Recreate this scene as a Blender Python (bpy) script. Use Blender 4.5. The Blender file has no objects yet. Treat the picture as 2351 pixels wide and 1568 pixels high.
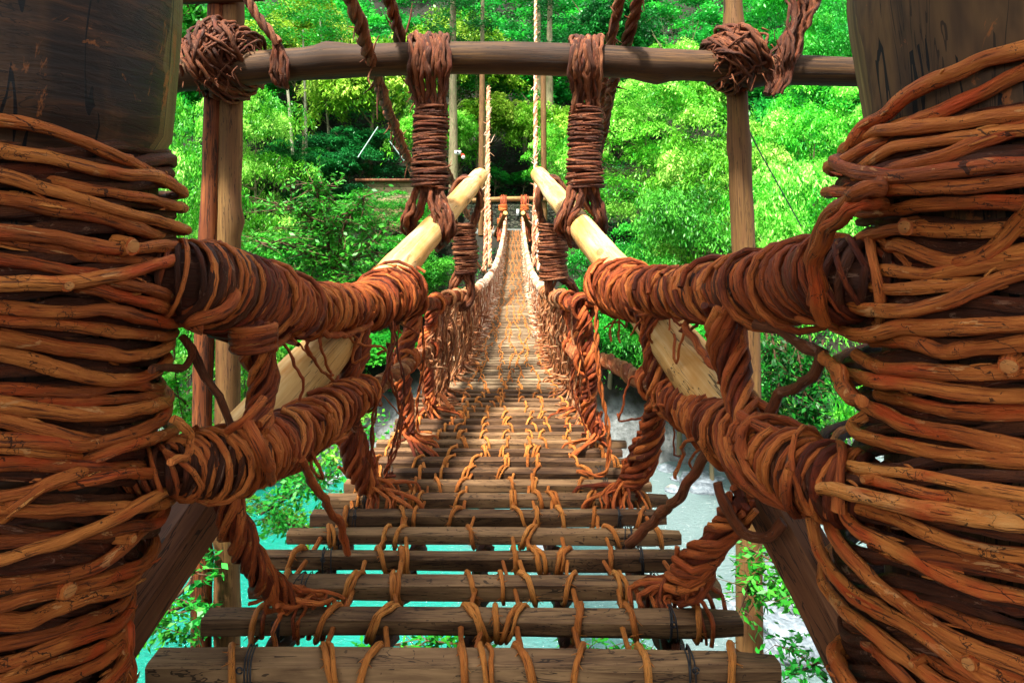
import bpy, math, random
import numpy as np
from mathutils import Vector

random.seed(7); RS = np.random.RandomState(11)
F = 1400.0; CX = 1176.0; HY = 494.0; EYE = 13.6     # focal length, horizon and eye height (water surface at z = 0)
COL = bpy.context.scene.collection
PI = math.pi

def at(px, py, d):
    return np.array([(px-CX)*d/F, d, EYE-(py-HY)*d/F])

# ------------------------------------------------------------------ objects
def tag(o, label=None, cat=None, group=None, kind=None):
    if label: o['label'] = label
    if cat: o['category'] = cat
    if group: o['group'] = group
    if kind: o['kind'] = kind
    return o

def thing(name, label, cat, loc=(0, 0, 0), group=None):
    o = bpy.data.objects.new(name, None); COL.objects.link(o)
    o.location = loc; o.empty_display_size = .2
    return tag(o, label, cat, group)

class MB:
    """collects vertices, polygons, uv (metres round / along) and a per vertex tint"""
    def __init__(s):
        s.v = []; s.f = []; s.uv = []; s.t = []; s.n = 0
    def add(s, v, f, uv=None, t=.5):
        v = np.asarray(v, float); f = np.asarray(f, int)
        if uv is None:
            uv = v[f.reshape(-1)][:, :2]
        s.v.append(v); s.f.append(f + s.n); s.uv.append(np.asarray(uv, float).reshape(-1, 2))
        s.t.append(np.full(len(v), t) if np.isscalar(t) else np.asarray(t, float)); s.n += len(v)
    def build(s, name, mat, parent=None, smooth=True):
        me = bpy.data.meshes.new(name)
        org = np.zeros(3)
        if parent is not None:
            p = parent; 
            while p is not None:
                org += np.array(p.location); p = p.parent
        v = np.vstack(s.v); off = None
        if parent is None:
            off = np.array([(v[:, 0].min()+v[:, 0].max())/2, (v[:, 1].min()+v[:, 1].max())/2, v[:, 2].min()])
            v = v - off
        else:
            v = v - org
        nl = sum(f.size for f in s.f); npoly = sum(len(f) for f in s.f)
        me.vertices.add(len(v)); me.vertices.foreach_set('co', v.astype(np.float32).ravel())
        me.loops.add(nl); me.polygons.add(npoly)
        me.loops.foreach_set('vertex_index', np.concatenate([f.ravel() for f in s.f]).astype(np.int32))
        ls = []; st = 0
        tot = np.concatenate([np.full(len(f), f.shape[1]) for f in s.f])
        start = np.concatenate([[0], np.cumsum(tot)[:-1]])
        me.polygons.foreach_set('loop_start', start.astype(np.int32))
        me.update(calc_edges=True)
        uvl = me.uv_layers.new(name='UVMap')
        uvl.data.foreach_set('uv', np.vstack(s.uv).astype(np.float32).ravel())
        at_ = me.attributes.new('tint', 'FLOAT', 'POINT')
        at_.data.foreach_set('value', np.concatenate(s.t).astype(np.float32))
        me.polygons.foreach_set('use_smooth', np.full(npoly, smooth))
        me.validate(); me.update()
        me.materials.append(mat)
        o = bpy.data.objects.new(name, me); COL.objects.link(o)
        if parent is not None: o.parent = parent
        else: o.location = off
        return o

def catmull(P, step):
    P = np.asarray(P, float)
    if len(P) == 2: P = np.array([P[0], (P[0]+P[1])/2, P[1]])
    Q = np.vstack([2*P[0]-P[1], P, 2*P[-1]-P[-2]])
    out = []
    for i in range(1, len(Q)-2):
        p0, p1, p2, p3 = Q[i-1], Q[i], Q[i+1], Q[i+2]
        n = max(2, int(np.linalg.norm((p2-p1)[:3])/step))
        for k in range(n):
            t = k/n
            out.append(.5*((2*p1)+(-p0+p2)*t+(2*p0-5*p1+4*p2-p3)*t*t+(-p0+3*p1-3*p2+p3)*t**3))
    out.append(P[-1])
    return np.array(out)

def tube(mb, P, r, sides=8, step=None, rough=.08, t=.5, knots=0, cap=True, wob=0., flat=0.):
    """P: n x 3 control points; r scalar or per control point"""
    P = np.asarray(P, float)
    R = np.full(len(P), float(r)) if np.isscalar(r) else np.asarray(r, float)
    rm = R.mean()
    if step is None: step = rm*1.3
    if step > 0:
        C = catmull(np.hstack([P, R[:, None]]), step)
        P = C[:, :3]; R = C[:, 3]
    n = len(P)
    T = np.gradient(P, axis=0); T /= np.linalg.norm(T, axis=1)[:, None]+1e-9
    L = np.concatenate([[0], np.cumsum(np.linalg.norm(np.diff(P, axis=0), axis=1))])
    ph = RS.rand(8)*6.28
    if wob > 0:
        w = rm*wob
        P = P + w*np.stack([np.sin(L/rm*.31+ph[0])+.5*np.sin(L/rm*.83+ph[1]), np.sin(L/rm*.27+ph[2])+.5*np.sin(L/rm*.71+ph[3]),
                            np.sin(L/rm*.35+ph[4])+.5*np.sin(L/rm*.77+ph[5])], 1)
    N = np.zeros_like(P)
    a = np.array([0, 0, 1.]) if abs(T[0, 2]) < .9 else np.array([1., 0, 0])
    nrm = a - T[0]*a.dot(T[0]); nrm /= np.linalg.norm(nrm)
    for i in range(n):
        nrm = nrm - T[i]*nrm.dot(T[i]); nrm /= np.linalg.norm(nrm)+1e-9
        N[i] = nrm
    B = np.cross(T, N)
    ang = np.arange(sides)/sides*2*PI
    Rm = R[:, None]*np.ones((1, sides))
    if rough > 0:
        l = L[:, None]/rm
        Rm = Rm*(1+rough*(np.sin(l*.5+ph[0])*.6+np.sin(l*1.3+ph[1]+ang*1)*.5+np.sin(ang*2+ph[2]+l*.21)*.7+np.sin(ang*3+ph[3]+l*.4)*.45))
    for k in range(knots):
        c = RS.rand()*L[-1]; aa = RS.rand()*6.28
        Rm = Rm*(1+.38*np.exp(-((L[:, None]-c)/(rm*.9))**2)*(.45+.55*np.cos(ang-aa)))
    if sides >= 12 and rough > .06:
        l = L[:, None]/rm
        Rm = Rm*(1+.035*np.sin(ang*5+ph[4]+.5*np.sin(l*.4))+.025*np.sin(ang*7+ph[5]+.7*np.sin(l*.6))+.02*np.sin(l*3.1+ang*2+ph[6]))
    if flat: Rm = Rm*(1-flat*np.sin(ang)**2)
    V = P[:, None, :] + N[:, None, :]*(np.cos(ang)[None, :, None]*Rm[..., None]) + B[:, None, :]*(np.sin(ang)[None, :, None]*Rm[..., None])
    V = V.reshape(-1, 3)
    i = np.arange(n-1)[:, None]*sides; j = np.arange(sides)[None, :]; j2 = (j+1) % sides
    f = np.stack([i+j, i+j2, i+sides+j2, i+sides+j], -1).reshape(-1, 4)
    circ = 2*PI*rm; o = RS.rand(2)*20
    u0 = (np.arange(sides)/sides*circ)[None, :]+0*i; u1 = ((np.arange(sides)+1)/sides*circ)[None, :]+0*i
    v0 = L[:-1, None]+0*j; v1 = L[1:, None]+0*j
    uv = np.stack([np.stack([u0, v0], -1), np.stack([u1, v0], -1), np.stack([u1, v1], -1), np.stack([u0, v1], -1)], 2)+o
    mb.add(V, f, uv, t)
    if cap:
        for e, sg in ((0, -1), (n-1, 1)):
            ring = V[e*sides:(e+1)*sides]
            c = P[e]+T[e]*sg*R[e]*.15
            vv = np.vstack([ring, c]); k = np.arange(sides); k2 = (k+1) % sides
            ff = np.stack([k, k2, np.full(sides, sides)], -1)
            if sg < 0: ff = ff[:, ::-1]
            mb.add(vv, ff, vv[ff.reshape(-1)][:, [0, 2]]+o, t)

def norm(v): return v/(np.linalg.norm(v)+1e-9)

def path_frames(P, step):
    C = catmull(P, step)
    X = C[:, :3]
    T = np.gradient(X, axis=0); T /= np.linalg.norm(T, axis=1)[:, None]+1e-9
    a = np.array([0, 0, 1.]) if abs(T[0, 2]) < .9 else np.array([1., 0, 0])
    nrm = a-T[0]*a.dot(T[0]); N = []
    for i in range(len(X)):
        nrm = nrm-T[i]*nrm.dot(T[i]); nrm = norm(nrm); N.append(nrm)
    N = np.array(N); L = np.concatenate([[0], np.cumsum(np.linalg.norm(np.diff(X, axis=0), axis=1))])
    return C, X, T, N, np.cross(T, N), L

def twist(mb, P, r, strands=3, pitch=None, sr=None, sides=6, t=None, rough=.08, messy=0., phase=None):
    """rope of strands twisted about a path; r = outer radius (scalar or per point)"""
    P = np.asarray(P, float)
    R = np.full(len(P), float(r)) if np.isscalar(r) else np.asarray(r, float)
    rm = R.mean(); pitch = pitch or rm*7
    C, X, T, N, B, L = path_frames(np.hstack([P, R[:, None]]), rm*.8)
    Rr = C[:, 3]
    k = {1: .9, 2: .5, 3: .46, 4: .38, 5: .32, 6: .28, 7: .25, 8: .23}.get(strands, .22)
    for s in range(strands):
        a = L/pitch*2*PI + s*2*PI/strands + (phase or 0) + messy*np.sin(L/rm*.5+RS.rand()*6)
        rad = Rr*(1-k)*(1+messy*.5*np.sin(L/rm*.4+RS.rand()*6))
        Q = X+N*(np.cos(a)*rad)[:, None]+B*(np.sin(a)*rad)[:, None]
        tube(mb, Q, Rr*k*(1.1 if sr is None else sr)*RS.uniform(.78, 1.12), sides=sides, step=0, rough=rough*1.6, t=(t if t is not None else RS.uniform(.1, .95)), wob=.25 if strands > 3 else 0)

def coil(mb, P, r, rv, turns, start=0., lean=0., sides=6, t=.5, jit=.1, s0=0., s1=1.):
    """one vine wound round the path between fractions s0..s1"""
    P = np.asarray(P, float)
    R = np.full(len(P), float(r)) if np.isscalar(r) else np.asarray(r, float)
    C, X, T, N, B, L = path_frames(np.hstack([P, R[:, None]]), .02)
    n = max(8, int(turns*16))
    s = np.linspace(s0, s1, n)*L[-1]
    ip = lambda A: np.stack([np.interp(s, L, A[:, i]) for i in range(A.shape[1])], 1)
    x, nn, bb, tt = ip(X), ip(N), ip(B), ip(T)
    rad = np.interp(s, L, C[:, 3])
    a = start+np.linspace(0, turns*2*PI, n)
    ph = RS.rand(4)*6.28
    wb = 1+jit*(np.sin(a*.9+ph[0])*.5+np.sin(a*.37+ph[1])*.5+np.sin(a*2.3+ph[2])*.25)
    sh = lean*rad*np.sin(a+ph[2]) + jit*rv*2.0*np.sin(a*.45+ph[3])
    Q = x+nn*(np.cos(a)*(rad+rv*.6)*wb)[:, None]+bb*(np.sin(a)*(rad+rv*.6)*wb)[:, None]+tt*sh[:, None]
    rvv = np.interp(np.linspace(0, 1, n), np.linspace(0, 1, 9), rv*RS.uniform(.78, 1.22, 9))
    tube(mb, Q, rvv, sides=sides, step=0, rough=.14, t=np.tile(np.interp(np.linspace(0, 1, n), np.linspace(0, 1, 13), np.clip(t+RS.uniform(-.38, .38, 13), 0, 1))[:, None], (1, sides)).ravel(), cap=False)

# ------------------------------------------------------------------ materials
def newmat(name):
    m = bpy.data.materials.new(name); m.use_nodes = True
    nt = m.node_tree; nt.nodes.clear()
    return m, nt
class NT:
    def __init__(s, nt): s.nt = nt
    def n(s, typ, **k):
        nd = s.nt.nodes.new(typ)
        for a, b in k.items():
            if a.startswith('i_'): nd.inputs[a[2:].replace('_', ' ')].default_value = b
            else: setattr(nd, a, b)
        return nd
    def l(s, a, b): s.nt.links.new(a, b)
    def math(s, op, a, b=None, c=None):
        nd = s.nt.nodes.new('ShaderNodeMath'); nd.operation = op
        for i, x in enumerate((a, b, c)):
            if x is None: continue
            if isinstance(x, (int, float)): nd.inputs[i].default_value = x
            else: s.l(x, nd.inputs[i])
        return nd.outputs[0]
    def ramp(s, fac, stops):
        nd = s.nt.nodes.new('ShaderNodeValToRGB'); cr = nd.color_ramp
        while len(cr.elements) < len(stops): cr.elements.new(.5)
        for e, (p, c) in zip(cr.elements, stops):
            e.position = p; e.color = (*c, 1) if len(c) == 3 else c
        s.l(fac, nd.inputs[0]); return nd.outputs[0]
    def mix(s, fac, a, b, mode='MIX'):
        nd = s.nt.nodes.new('ShaderNodeMix'); nd.data_type = 'RGBA'; nd.blend_type = mode
        for inp, x in ((nd.inputs[0], fac), (nd.inputs[6], a), (nd.inputs[7], b)):
            if isinstance(x, (int, float)): inp.default_value = x
            elif isinstance(x, tuple): inp.default_value = (*x, 1)
            else: s.l(x, inp)
        return nd.outputs[2]
    def mapping(s, vec, scale):
        nd = s.nt.nodes.new('ShaderNodeMapping'); nd.inputs['Scale'].default_value = scale
        s.l(vec, nd.inputs['Vector']); return nd.outputs[0]
    def noise(s, vec, scale, detail=4, rough=.6, dist=0.):
        nd = s.n('ShaderNodeTexNoise'); nd.inputs['Scale'].default_value = scale
        nd.inputs['Detail'].default_value = detail; nd.inputs['Roughness'].default_value = rough
        nd.inputs['Distortion'].default_value = dist
        s.l(vec, nd.inputs['Vector']); return nd.outputs['Fac']
    def voro(s, vec, scale, feature='DISTANCE_TO_EDGE'):
        nd = s.n('ShaderNodeTexVoronoi'); nd.feature = feature; nd.inputs['Scale'].default_value = scale
        s.l(vec, nd.inputs['Vector']); return nd.outputs[0]
    def out(s, col, rough=.7, bump=None, strength=.5, dist=.01, spec=.3):
        b = s.n('ShaderNodeBsdfPrincipled'); o = s.n('ShaderNodeOutputMaterial')
        s.l(b.outputs[0], o.inputs[0])
        if isinstance(col, tuple): b.inputs['Base Color'].default_value = (*col, 1)
        else: s.l(col, b.inputs['Base Color'])
        if isinstance(rough, float): b.inputs['Roughness'].default_value = rough
        else: s.l(rough, b.inputs['Roughness'])
        b.inputs['Specular IOR Level'].default_value = spec
        if bump is not None:
            bp = s.n('ShaderNodeBump'); bp.inputs['Strength'].default_value = strength; bp.inputs['Distance'].default_value = dist
            s.l(bump, bp.inputs['Height']); s.l(bp.outputs[0], b.inputs['Normal'])
        return b

def vine_mat(name, stops, red=.35, crack=1., scale=1., pale=(.62, .30, .10)):
    m, nt = newmat(name); g = NT(nt)
    uv = g.n('ShaderNodeUVMap'); uv.uv_map = 'UVMap'; U = uv.outputs[0]
    at_ = g.n('ShaderNodeAttribute'); at_.attribute_name = 'tint'; tint = at_.outputs['Fac']
    fib = g.noise(g.mapping(U, (90*scale, 5*scale, 1)), 1.6, 5, .65, .4)
    patch = g.noise(g.mapping(U, (14*scale, 5*scale, 1)), 1.0, 3, .6, .6)
    fine = g.noise(g.mapping(U, (260*scale, 60*scale, 1)), 1.0, 3, .6)
    v = g.math('ADD', g.math('MULTIPLY', tint, .5), g.math('ADD', g.math('MULTIPLY', fib, .45), g.math('MULTIPLY', patch, .45)))
    v = g.math('SUBTRACT', v, .2)
    col = g.ramp(v, stops)
    # flaking bark: pale wood shows where the outer skin came off
    pk = g.math('MULTIPLY', g.math('GREATER_THAN', g.noise(g.mapping(U, (22*scale, 7*scale, 1)), 1.1, 5, .7, .9), .62), .5)
    col = g.mix(pk, col, pale)
    rk = g.ramp(g.noise(g.mapping(U, (9*scale, 3.2*scale, 1)), 1.0, 4, .6, .3), [(.52, (0, 0, 0)), (.66, (red, red, red))])
    col = g.mix(rk, col, (.50, .06, .010))
    # cross cracks
    dv = g.noise(g.mapping(U, (30*scale, 30*scale, 1)), 1.0, 3, .6)
    wu = g.n('ShaderNodeVectorMath'); wu.operation = 'ADD'
    mp = g.mapping(U, (14*scale, 11*scale, 1)); g.l(mp, wu.inputs[0])
    cb = g.n('ShaderNodeCombineXYZ'); g.l(g.math('MULTIPLY', dv, 1.5), cb.inputs[0]); g.l(g.math('MULTIPLY', dv, 1.5), cb.inputs[1]); g.l(cb.outputs[0], wu.inputs[1])
    ck = g.voro(wu.outputs[0], 1.0)
    cr = g.math('MULTIPLY', g.math('LESS_THAN', ck, .013*crack), g.math('GREATER_THAN', patch, .50))
    fc = g.math('LESS_THAN', fib, .40)
    col = g.mix(g.math('MULTIPLY', cr, .85), col, (.022, .008, .004))
    col = g.mix(g.math('MULTIPLY', fc, .75), col, (.045, .014, .006))
    h = g.math('ADD', g.math('MULTIPLY', fib, .8), g.math('ADD', g.math('MULTIPLY', fine, .35), g.math('MULTIPLY', pk, -.35)))
    h = g.math('SUBTRACT', h, g.math('MULTIPLY', cr, .9))
    g.out(col, .55, h, 1., .016, .22)
    return m

M = {}
M['vine_big'] = vine_mat('bark_of_thick_vine', [(.0, (.03, .008, .003)), (.32, (.13, .024, .007)), (.52, (.40, .092, .016)), (.72, (.70, .23, .045)), (.95, (.86, .42, .13))], red=.9, pale=(.80, .40, .15))
M['vine_coil'] = vine_mat('bark_of_coiled_vine', [(.0, (.035, .009, .003)), (.34, (.12, .020, .006)), (.56, (.40, .080, .016)), (.76, (.68, .19, .038)), (1, (.86, .40, .11))], red=.3, crack=.8, scale=1.5, pale=(.55, .22, .05))
M['vine_dark'] = vine_mat('bark_of_weathered_and_shaded_vine', [(.0, (.012, .004, .002)), (.35, (.070, .019, .007)), (.65, (.20, .058, .018)), (.9, (.48, .21, .095))], red=.15, crack=.6, scale=1.6, pale=(.38, .20, .12))  # also paints the shade on inner windings and inner coils
M['vine_pale'] = vine_mat('bark_of_sunlit_far_vine', [(.0, (.10, .026, .010)), (.28, (.26, .065, .022)), (.5, (.56, .26, .12)), (.72, (.84, .66, .48))], red=.2, crack=.4, scale=1.6, pale=(.88, .74, .58))  # far copy of the vine bark, sunlit brightness painted into the colour
M['vine_mix'] = vine_mat('bark_of_tan_vine', [(.0, (.06, .016, .006)), (.35, (.22, .06, .018)), (.6, (.46, .18, .06)), (.85, (.72, .46, .26))], red=.25, crack=.4, scale=1.6, pale=(.75, .55, .38))  # tan bark between the coiled and the pale kind
M['tie'] = vine_mat('split_vine_tie', [(.0, (.20, .05, .012)), (.4, (.50, .14, .025)), (.7, (.72, .26, .05)), (1, (.85, .42, .12))], red=.0, crack=.3, scale=2.0, pale=(.78, .36, .10))

def wood_mat(name, c0, c1, c2, grain=(60, 2.5), spots=0., crack=.5, rough=.75, stain=None, pale_spots=None, knots=0., rim=None):
    m, nt = newmat(name); g = NT(nt)
    uv = g.n('ShaderNodeUVMap'); uv.uv_map = 'UVMap'; U = uv.outputs[0]
    at_ = g.n('ShaderNodeAttribute'); at_.attribute_name = 'tint'
    gr = g.noise(g.mapping(U, (grain[0], grain[1], 1)), 1.0, 6, .65, .5)
    bg = g.noise(g.mapping(U, (grain[0]*.12, grain[1]*.5, 1)), 1.0, 3, .55, .3)
    v = g.math('ADD', g.math('MULTIPLY', gr, .55), g.math('ADD', g.math('MULTIPLY', bg, .6), g.math('MULTIPLY', g.math('SUBTRACT', at_.outputs['Fac'], .5), .5)))
    col = g.ramp(v, [(.3, c0), (.55, c1), (.8, c2)])
    if stain:
        st = g.ramp(g.noise(g.mapping(U, (5, 1.5, 1)), 1.0, 4, .65, .5), [(.45, (0, 0, 0)), (.7, (.8, .8, .8))])
        col = g.mix(st, col, stain)
    if spots:
        sp = g.math('GREATER_THAN', g.noise(g.mapping(U, (45, 30, 1)), 1.0, 3, .6), spots)
        col = g.mix(g.math('MULTIPLY', sp, .7), col, pale_spots or (.04, .02, .01))
    ckn = g.noise(g.mapping(U, (grain[0]*.35, grain[1]*.35, 1)), 1.0, 4, .7, .8)
    ck = g.math('LESS_THAN', g.math('ABSOLUTE', g.math('SUBTRACT', ckn, .5)), .006*crack*2)
    col = g.mix(g.math('MULTIPLY', ck, .8), col, (.012, .006, .003))
    if knots:
        kn = g.n('ShaderNodeTexVoronoi'); kn.inputs['Scale'].default_value = 1.0
        g.l(g.mapping(U, (4.2, 1.7, 1)), kn.inputs['Vector'])
        kd = g.math('MULTIPLY', g.math('LESS_THAN', kn.outputs['Distance'], .13), knots)
        col = g.mix(kd, col, tuple(x*.35 for x in c0))
    if rim:   # sawn face darker than the rounded side; long drying splits run down it
        sp_ = g.n('ShaderNodeSeparateXYZ'); g.l(U, sp_.inputs[0])
        wv = g.math('ADD', sp_.outputs[0], g.math('MULTIPLY', g.math('SUBTRACT', g.noise(g.mapping(U, (2, 4, 1)), 1., 4, .6), .5), .12))
        m1 = g.math('MAXIMUM', g.math('MULTIPLY', g.math('GREATER_THAN', wv, rim[0]), g.math('LESS_THAN', wv, rim[1])), g.math('MULTIPLY', g.math('GREATER_THAN', wv, rim[2]), g.math('LESS_THAN', wv, rim[3])))
        side = g.ramp(g.noise(g.mapping(U, (50, 2, 1)), 1., 5, .65, .4), [(.3, (.04, .022, .008)), (.55, (.14, .085, .03)), (.75, (.26, .20, .07))])
        col = g.mix(m1, col, side)
        s2 = g.noise(g.mapping(U, (4.2, .4, 1)), 1.0, 4, .55, .3)
        ck2 = g.math('MULTIPLY', g.math('LESS_THAN', g.math('ABSOLUTE', g.math('SUBTRACT', s2, .52)), .006), g.math('GREATER_THAN', g.noise(g.mapping(U, (2, 1.5, 1)), 1., 2, .5), .47))
        col = g.mix(ck2, col, (.002, .001, .001)); ck = g.math('MAXIMUM', ck, ck2)
        rot = g.ramp(g.noise(g.mapping(U, (6, 4, 1)), 1.0, 6, .75, 1.), [(.62, (0, 0, 0)), (.67, (.8, .8, .8))])
        col = g.mix(rot, col, (.30, .09, .02))
    h = g.math('SUBTRACT', g.math('MULTIPLY', gr, .7), g.math('MULTIPLY', ck, 1.2))
    g.out(col, rough, h, .6, .006, .3)
    return m
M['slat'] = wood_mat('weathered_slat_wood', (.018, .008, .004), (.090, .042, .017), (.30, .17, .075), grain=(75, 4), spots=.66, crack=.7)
M['slat_pale'] = wood_mat('sunlit_far_slat_wood', (.050, .028, .013), (.15, .090, .044), (.36, .26, .15), grain=(75, 4), spots=.7, crack=.6)  # slat wood for the far deck, its sunlit paleness put in the colour
M['log_pale'] = wood_mat('peeled_pale_log', (.30, .12, .025), (.60, .35, .12), (.82, .63, .36), grain=(30, 1.0), crack=.35, stain=(.46, .18, .022), knots=.6, spots=.75, pale_spots=(.14, .05, .012))
M['post'] = wood_mat('round_post_wood', (.045, .021, .006), (.13, .062, .017), (.29, .160, .048), grain=(40, 1.6), crack=.6, stain=(.15, .06, .022), knots=.8)
M['post_red'] = wood_mat('red_brown_post_wood', (.05, .013, .004), (.18, .046, .011), (.36, .12, .03), grain=(45, 2.5), crack=2.0, stain=(.08, .016, .005))
M['beam'] = wood_mat('dark_beam_wood', (.010, .004, .002), (.036, .015, .004), (.17, .080, .020), grain=(40, 1.2), crack=.6, stain=(.06, .024, .008), knots=.7)
M['brace'] = wood_mat('brown_brace_wood', (.035, .012, .005), (.12, .042, .015), (.24, .095, .036), grain=(45, 2.2), crack=.9)
M['trunkwood'] = wood_mat('dark_trunk_wood', (.003, .002, .001), (.024, .011, .006), (.15, .055, .02), grain=(7, 44), crack=.5, stain=(.11, .045, .014), rough=.5, rim=(2.08, 2.5, 9, 10))
M['trunkwood2'] = wood_mat('brown_trunk_wood', (.016, .008, .005), (.050, .024, .011), (.13, .070, .03), grain=(26, 1.6), crack=.6, stain=(.20, .10, .035), rim=(.2, .57, 9, 10))
M['stump'] = wood_mat('cut_vine_end', (.18, .05, .012), (.40, .13, .03), (.55, .24, .07), grain=(60, 60))
M['endgrain'] = wood_mat('orange_cut_log_end', (.7, .33, .05), (.8, .45, .1), (.85, .55, .2), grain=(30, 30))
M['bark'] = wood_mat('tree_bark', (.07, .05, .025), (.16, .125, .065), (.30, .25, .14), grain=(9, .8), crack=.5, stain=(.10, .13, .045))
M['bark_pale'] = wood_mat('pale_tree_bark', (.14, .12, .07), (.25, .22, .14), (.42, .38, .27), grain=(9, 1.2), crack=.4, stain=(.13, .17, .06))
M['twig'] = wood_mat('brown_twig', (.03, .014, .008), (.09, .045, .02), (.16, .09, .045), grain=(40, 4))

def leaf_mat(name, lo, mid, hi, trans=.32, gloss=.4):
    m, nt = newmat(name); g = NT(nt)
    at_ = g.n('ShaderNodeAttribute'); at_.attribute_name = 'tint'
    oi = g.n('ShaderNodeObjectInfo')
    geo = g.n('ShaderNodeNewGeometry')
    big = g.noise(geo.outputs['Position'], .35, 2, .5)
    v = g.math('ADD', at_.outputs['Fac'], g.math('MULTIPLY', g.math('SUBTRACT', big, .5), .7))
    col = g.ramp(v, [(.0, lo), (.5, mid), (1., hi)])
    hs = g.n('ShaderNodeHueSaturation'); g.l(col, hs.inputs['Color'])
    g.l(g.math('ADD', .487, g.math('MULTIPLY', oi.outputs['Random'], .026)), hs.inputs['Hue'])
    g.l(g.math('ADD', .85, g.math('MULTIPLY', oi.outputs['Random'], .3)), hs.inputs['Value'])
    d = g.n('ShaderNodeBsdfPrincipled'); d.inputs['Roughness'].default_value = gloss; d.inputs['Specular IOR Level'].default_value = .25
    tr = g.n('ShaderNodeBsdfTranslucent')
    g.l(hs.outputs[0], d.inputs['Base Color']); g.l(hs.outputs[0], tr.inputs['Color'])
    mx = g.n('ShaderNodeMixShader'); mx.inputs[0].default_value = trans
    g.l(d.outputs[0], mx.inputs[1]); g.l(tr.outputs[0], mx.inputs[2])
    o = g.n('ShaderNodeOutputMaterial'); g.l(mx.outputs[0], o.inputs[0])
    return m
M['leaf_yellow'] = leaf_mat('young_yellow_green_leaves', (.045, .20, .008), (.20, .46, .02), (.50, .72, .10))
M['leaf_lime'] = leaf_mat('lime_green_leaves', (.012, .20, .008), (.12, .52, .022), (.42, .82, .14))
M['leaf_mid'] = leaf_mat('fresh_green_leaves', (.008, .14, .010), (.020, .30, .018), (.085, .50, .04))
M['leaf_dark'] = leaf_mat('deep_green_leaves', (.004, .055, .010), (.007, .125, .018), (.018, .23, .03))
M['leaf_dead'] = leaf_mat('dry_brown_leaves', (.10, .03, .01), (.2, .07, .02), (.35, .14, .04))

def ground_mat():
    m, nt = newmat('forest_soil_and_rock'); g = NT(nt)
    geo = g.n('ShaderNodeNewGeometry'); P = geo.outputs['Position']
    a = g.noise(P, .5, 6, .65); b = g.noise(P, 4., 5, .65)
    soil = g.ramp(b, [(.3, (.004, .004, .002)), (.55, (.012, .010, .004)), (.8, (.008, .025, .004))])
    rock = g.ramp(b, [(.3, (.05, .055, .05)), (.6, (.14, .15, .145)), (.8, (.26, .27, .26))])
    sep = g.n('ShaderNodeSeparateXYZ'); g.l(P, sep.inputs[0])
    h = g.math('ADD', sep.outputs[2], g.math('MULTIPLY', a, 4.))
    k = g.ramp(g.math('MULTIPLY', h, .1), [(.42, (1, 1, 1)), (.52, (0, 0, 0))])
    g.out(g.mix(k, soil, rock), .85, b, .8, .1)
    return m
M['ground'] = ground_mat()

def rock_mat():
    m, nt = newmat('pale_layered_river_rock'); g = NT(nt)
    tc = g.n('ShaderNodeTexCoord'); P = tc.outputs['Object']
    st = g.noise(g.mapping(P, (.8, .8, 9)), 1.5, 6, .7, .3); b = g.noise(P, 6., 5, .65)
    col = g.ramp(g.math('ADD', g.math('MULTIPLY', st, .6), g.math('MULTIPLY', b, .4)), [(.32, (.03, .038, .045)), (.5, (.13, .16, .18)), (.68, (.34, .38, .41))])
    yl = g.ramp(g.noise(P, 1.1, 3, .6), [(.6, (0, 0, 0)), (.75, (.5, .5, .5))])
    col = g.mix(yl, col, (.40, .34, .16))
    g.out(col, .55, st, .7, .08)
    return m
M['rock'] = rock_mat()

def water_mat():
    m, nt = newmat('turquoise_river_water'); g = NT(nt)
    geo = g.n('ShaderNodeNewGeometry'); P = geo.outputs['Position']
    sep = g.n('ShaderNodeSeparateXYZ'); g.l(P, sep.inputs[0])
    n1 = g.noise(P, .16, 4, .6, .6)
    k = g.math('ADD', n1, g.math('MULTIPLY', g.math('ADD', sep.outputs[0], 3.), .045))
    col = g.ramp(k, [(.33, (.001, .19, .135)), (.55, (.006, .23, .175)), (.66, (.05, .17, .155)), (.85, (.12, .18, .175))])
    rip = g.noise(g.mapping(P, (1.2, 2.6, 1)), 3.2, 6, .7, .5)
    foam = g.math('GREATER_THAN', g.math('ADD', g.noise(P, 2.2, 6, .75, 1.2), g.math('MULTIPLY', k, .12)), .74)
    col = g.mix(g.math('MULTIPLY', foam, .7), col, (.34, .38, .39))
    g.out(col, .10, rip, .8, .22, .3)
    return m
M['water'] = water_mat()

def wall_mat():
    m, nt = newmat('dry_stone_wall'); g = NT(nt)
    tc = g.n('ShaderNodeTexCoord'); P = tc.outputs['Object']
    q = g.mapping(P, (2.6, 2.6, 6.5))
    e = g.voro(q, 1.); c = g.n('ShaderNodeTexVoronoi'); c.inputs['Scale'].default_value = 1.; g.l(q, c.inputs['Vector'])
    bw = g.n('ShaderNodeRGBToBW'); g.l(c.outputs['Color'], bw.inputs[0])
    col = g.ramp(bw.outputs[0], [(.2, (.05, .055, .04)), (.6, (.13, .13, .09)), (.9, (.22, .21, .15))])
    ms = g.ramp(g.noise(P, 1.5, 4, .6), [(.45, (0, 0, 0)), (.65, (.6, .6, .6))])
    col = g.mix(ms, col, (.03, .09, .02))
    jt = g.ramp(e, [(.02, (0, 0, 0)), (.12, (1, 1, 1))])
    col = g.mix(jt, (.008, .008, .006), col)
    g.out(col, .85, jt, .8, .06)
    return m
M['wall'] = wall_mat()
def flat(name, c, rough=.6):
    m, nt = newmat(name); g = NT(nt)
    tc = g.n('ShaderNodeTexCoord')
    n = g.noise(tc.outputs['Object'], 7., 4, .6)
    g.out(g.mix(n, tuple(x*.75 for x in c), tuple(min(1, x*1.2) for x in c)), rough, n, .2, .01)
    return m
M['concrete'] = flat('grey_concrete', (.13, .14, .125)); M['red'] = flat('red_lamp_paint', (.6, .03, .02), .3)
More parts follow.
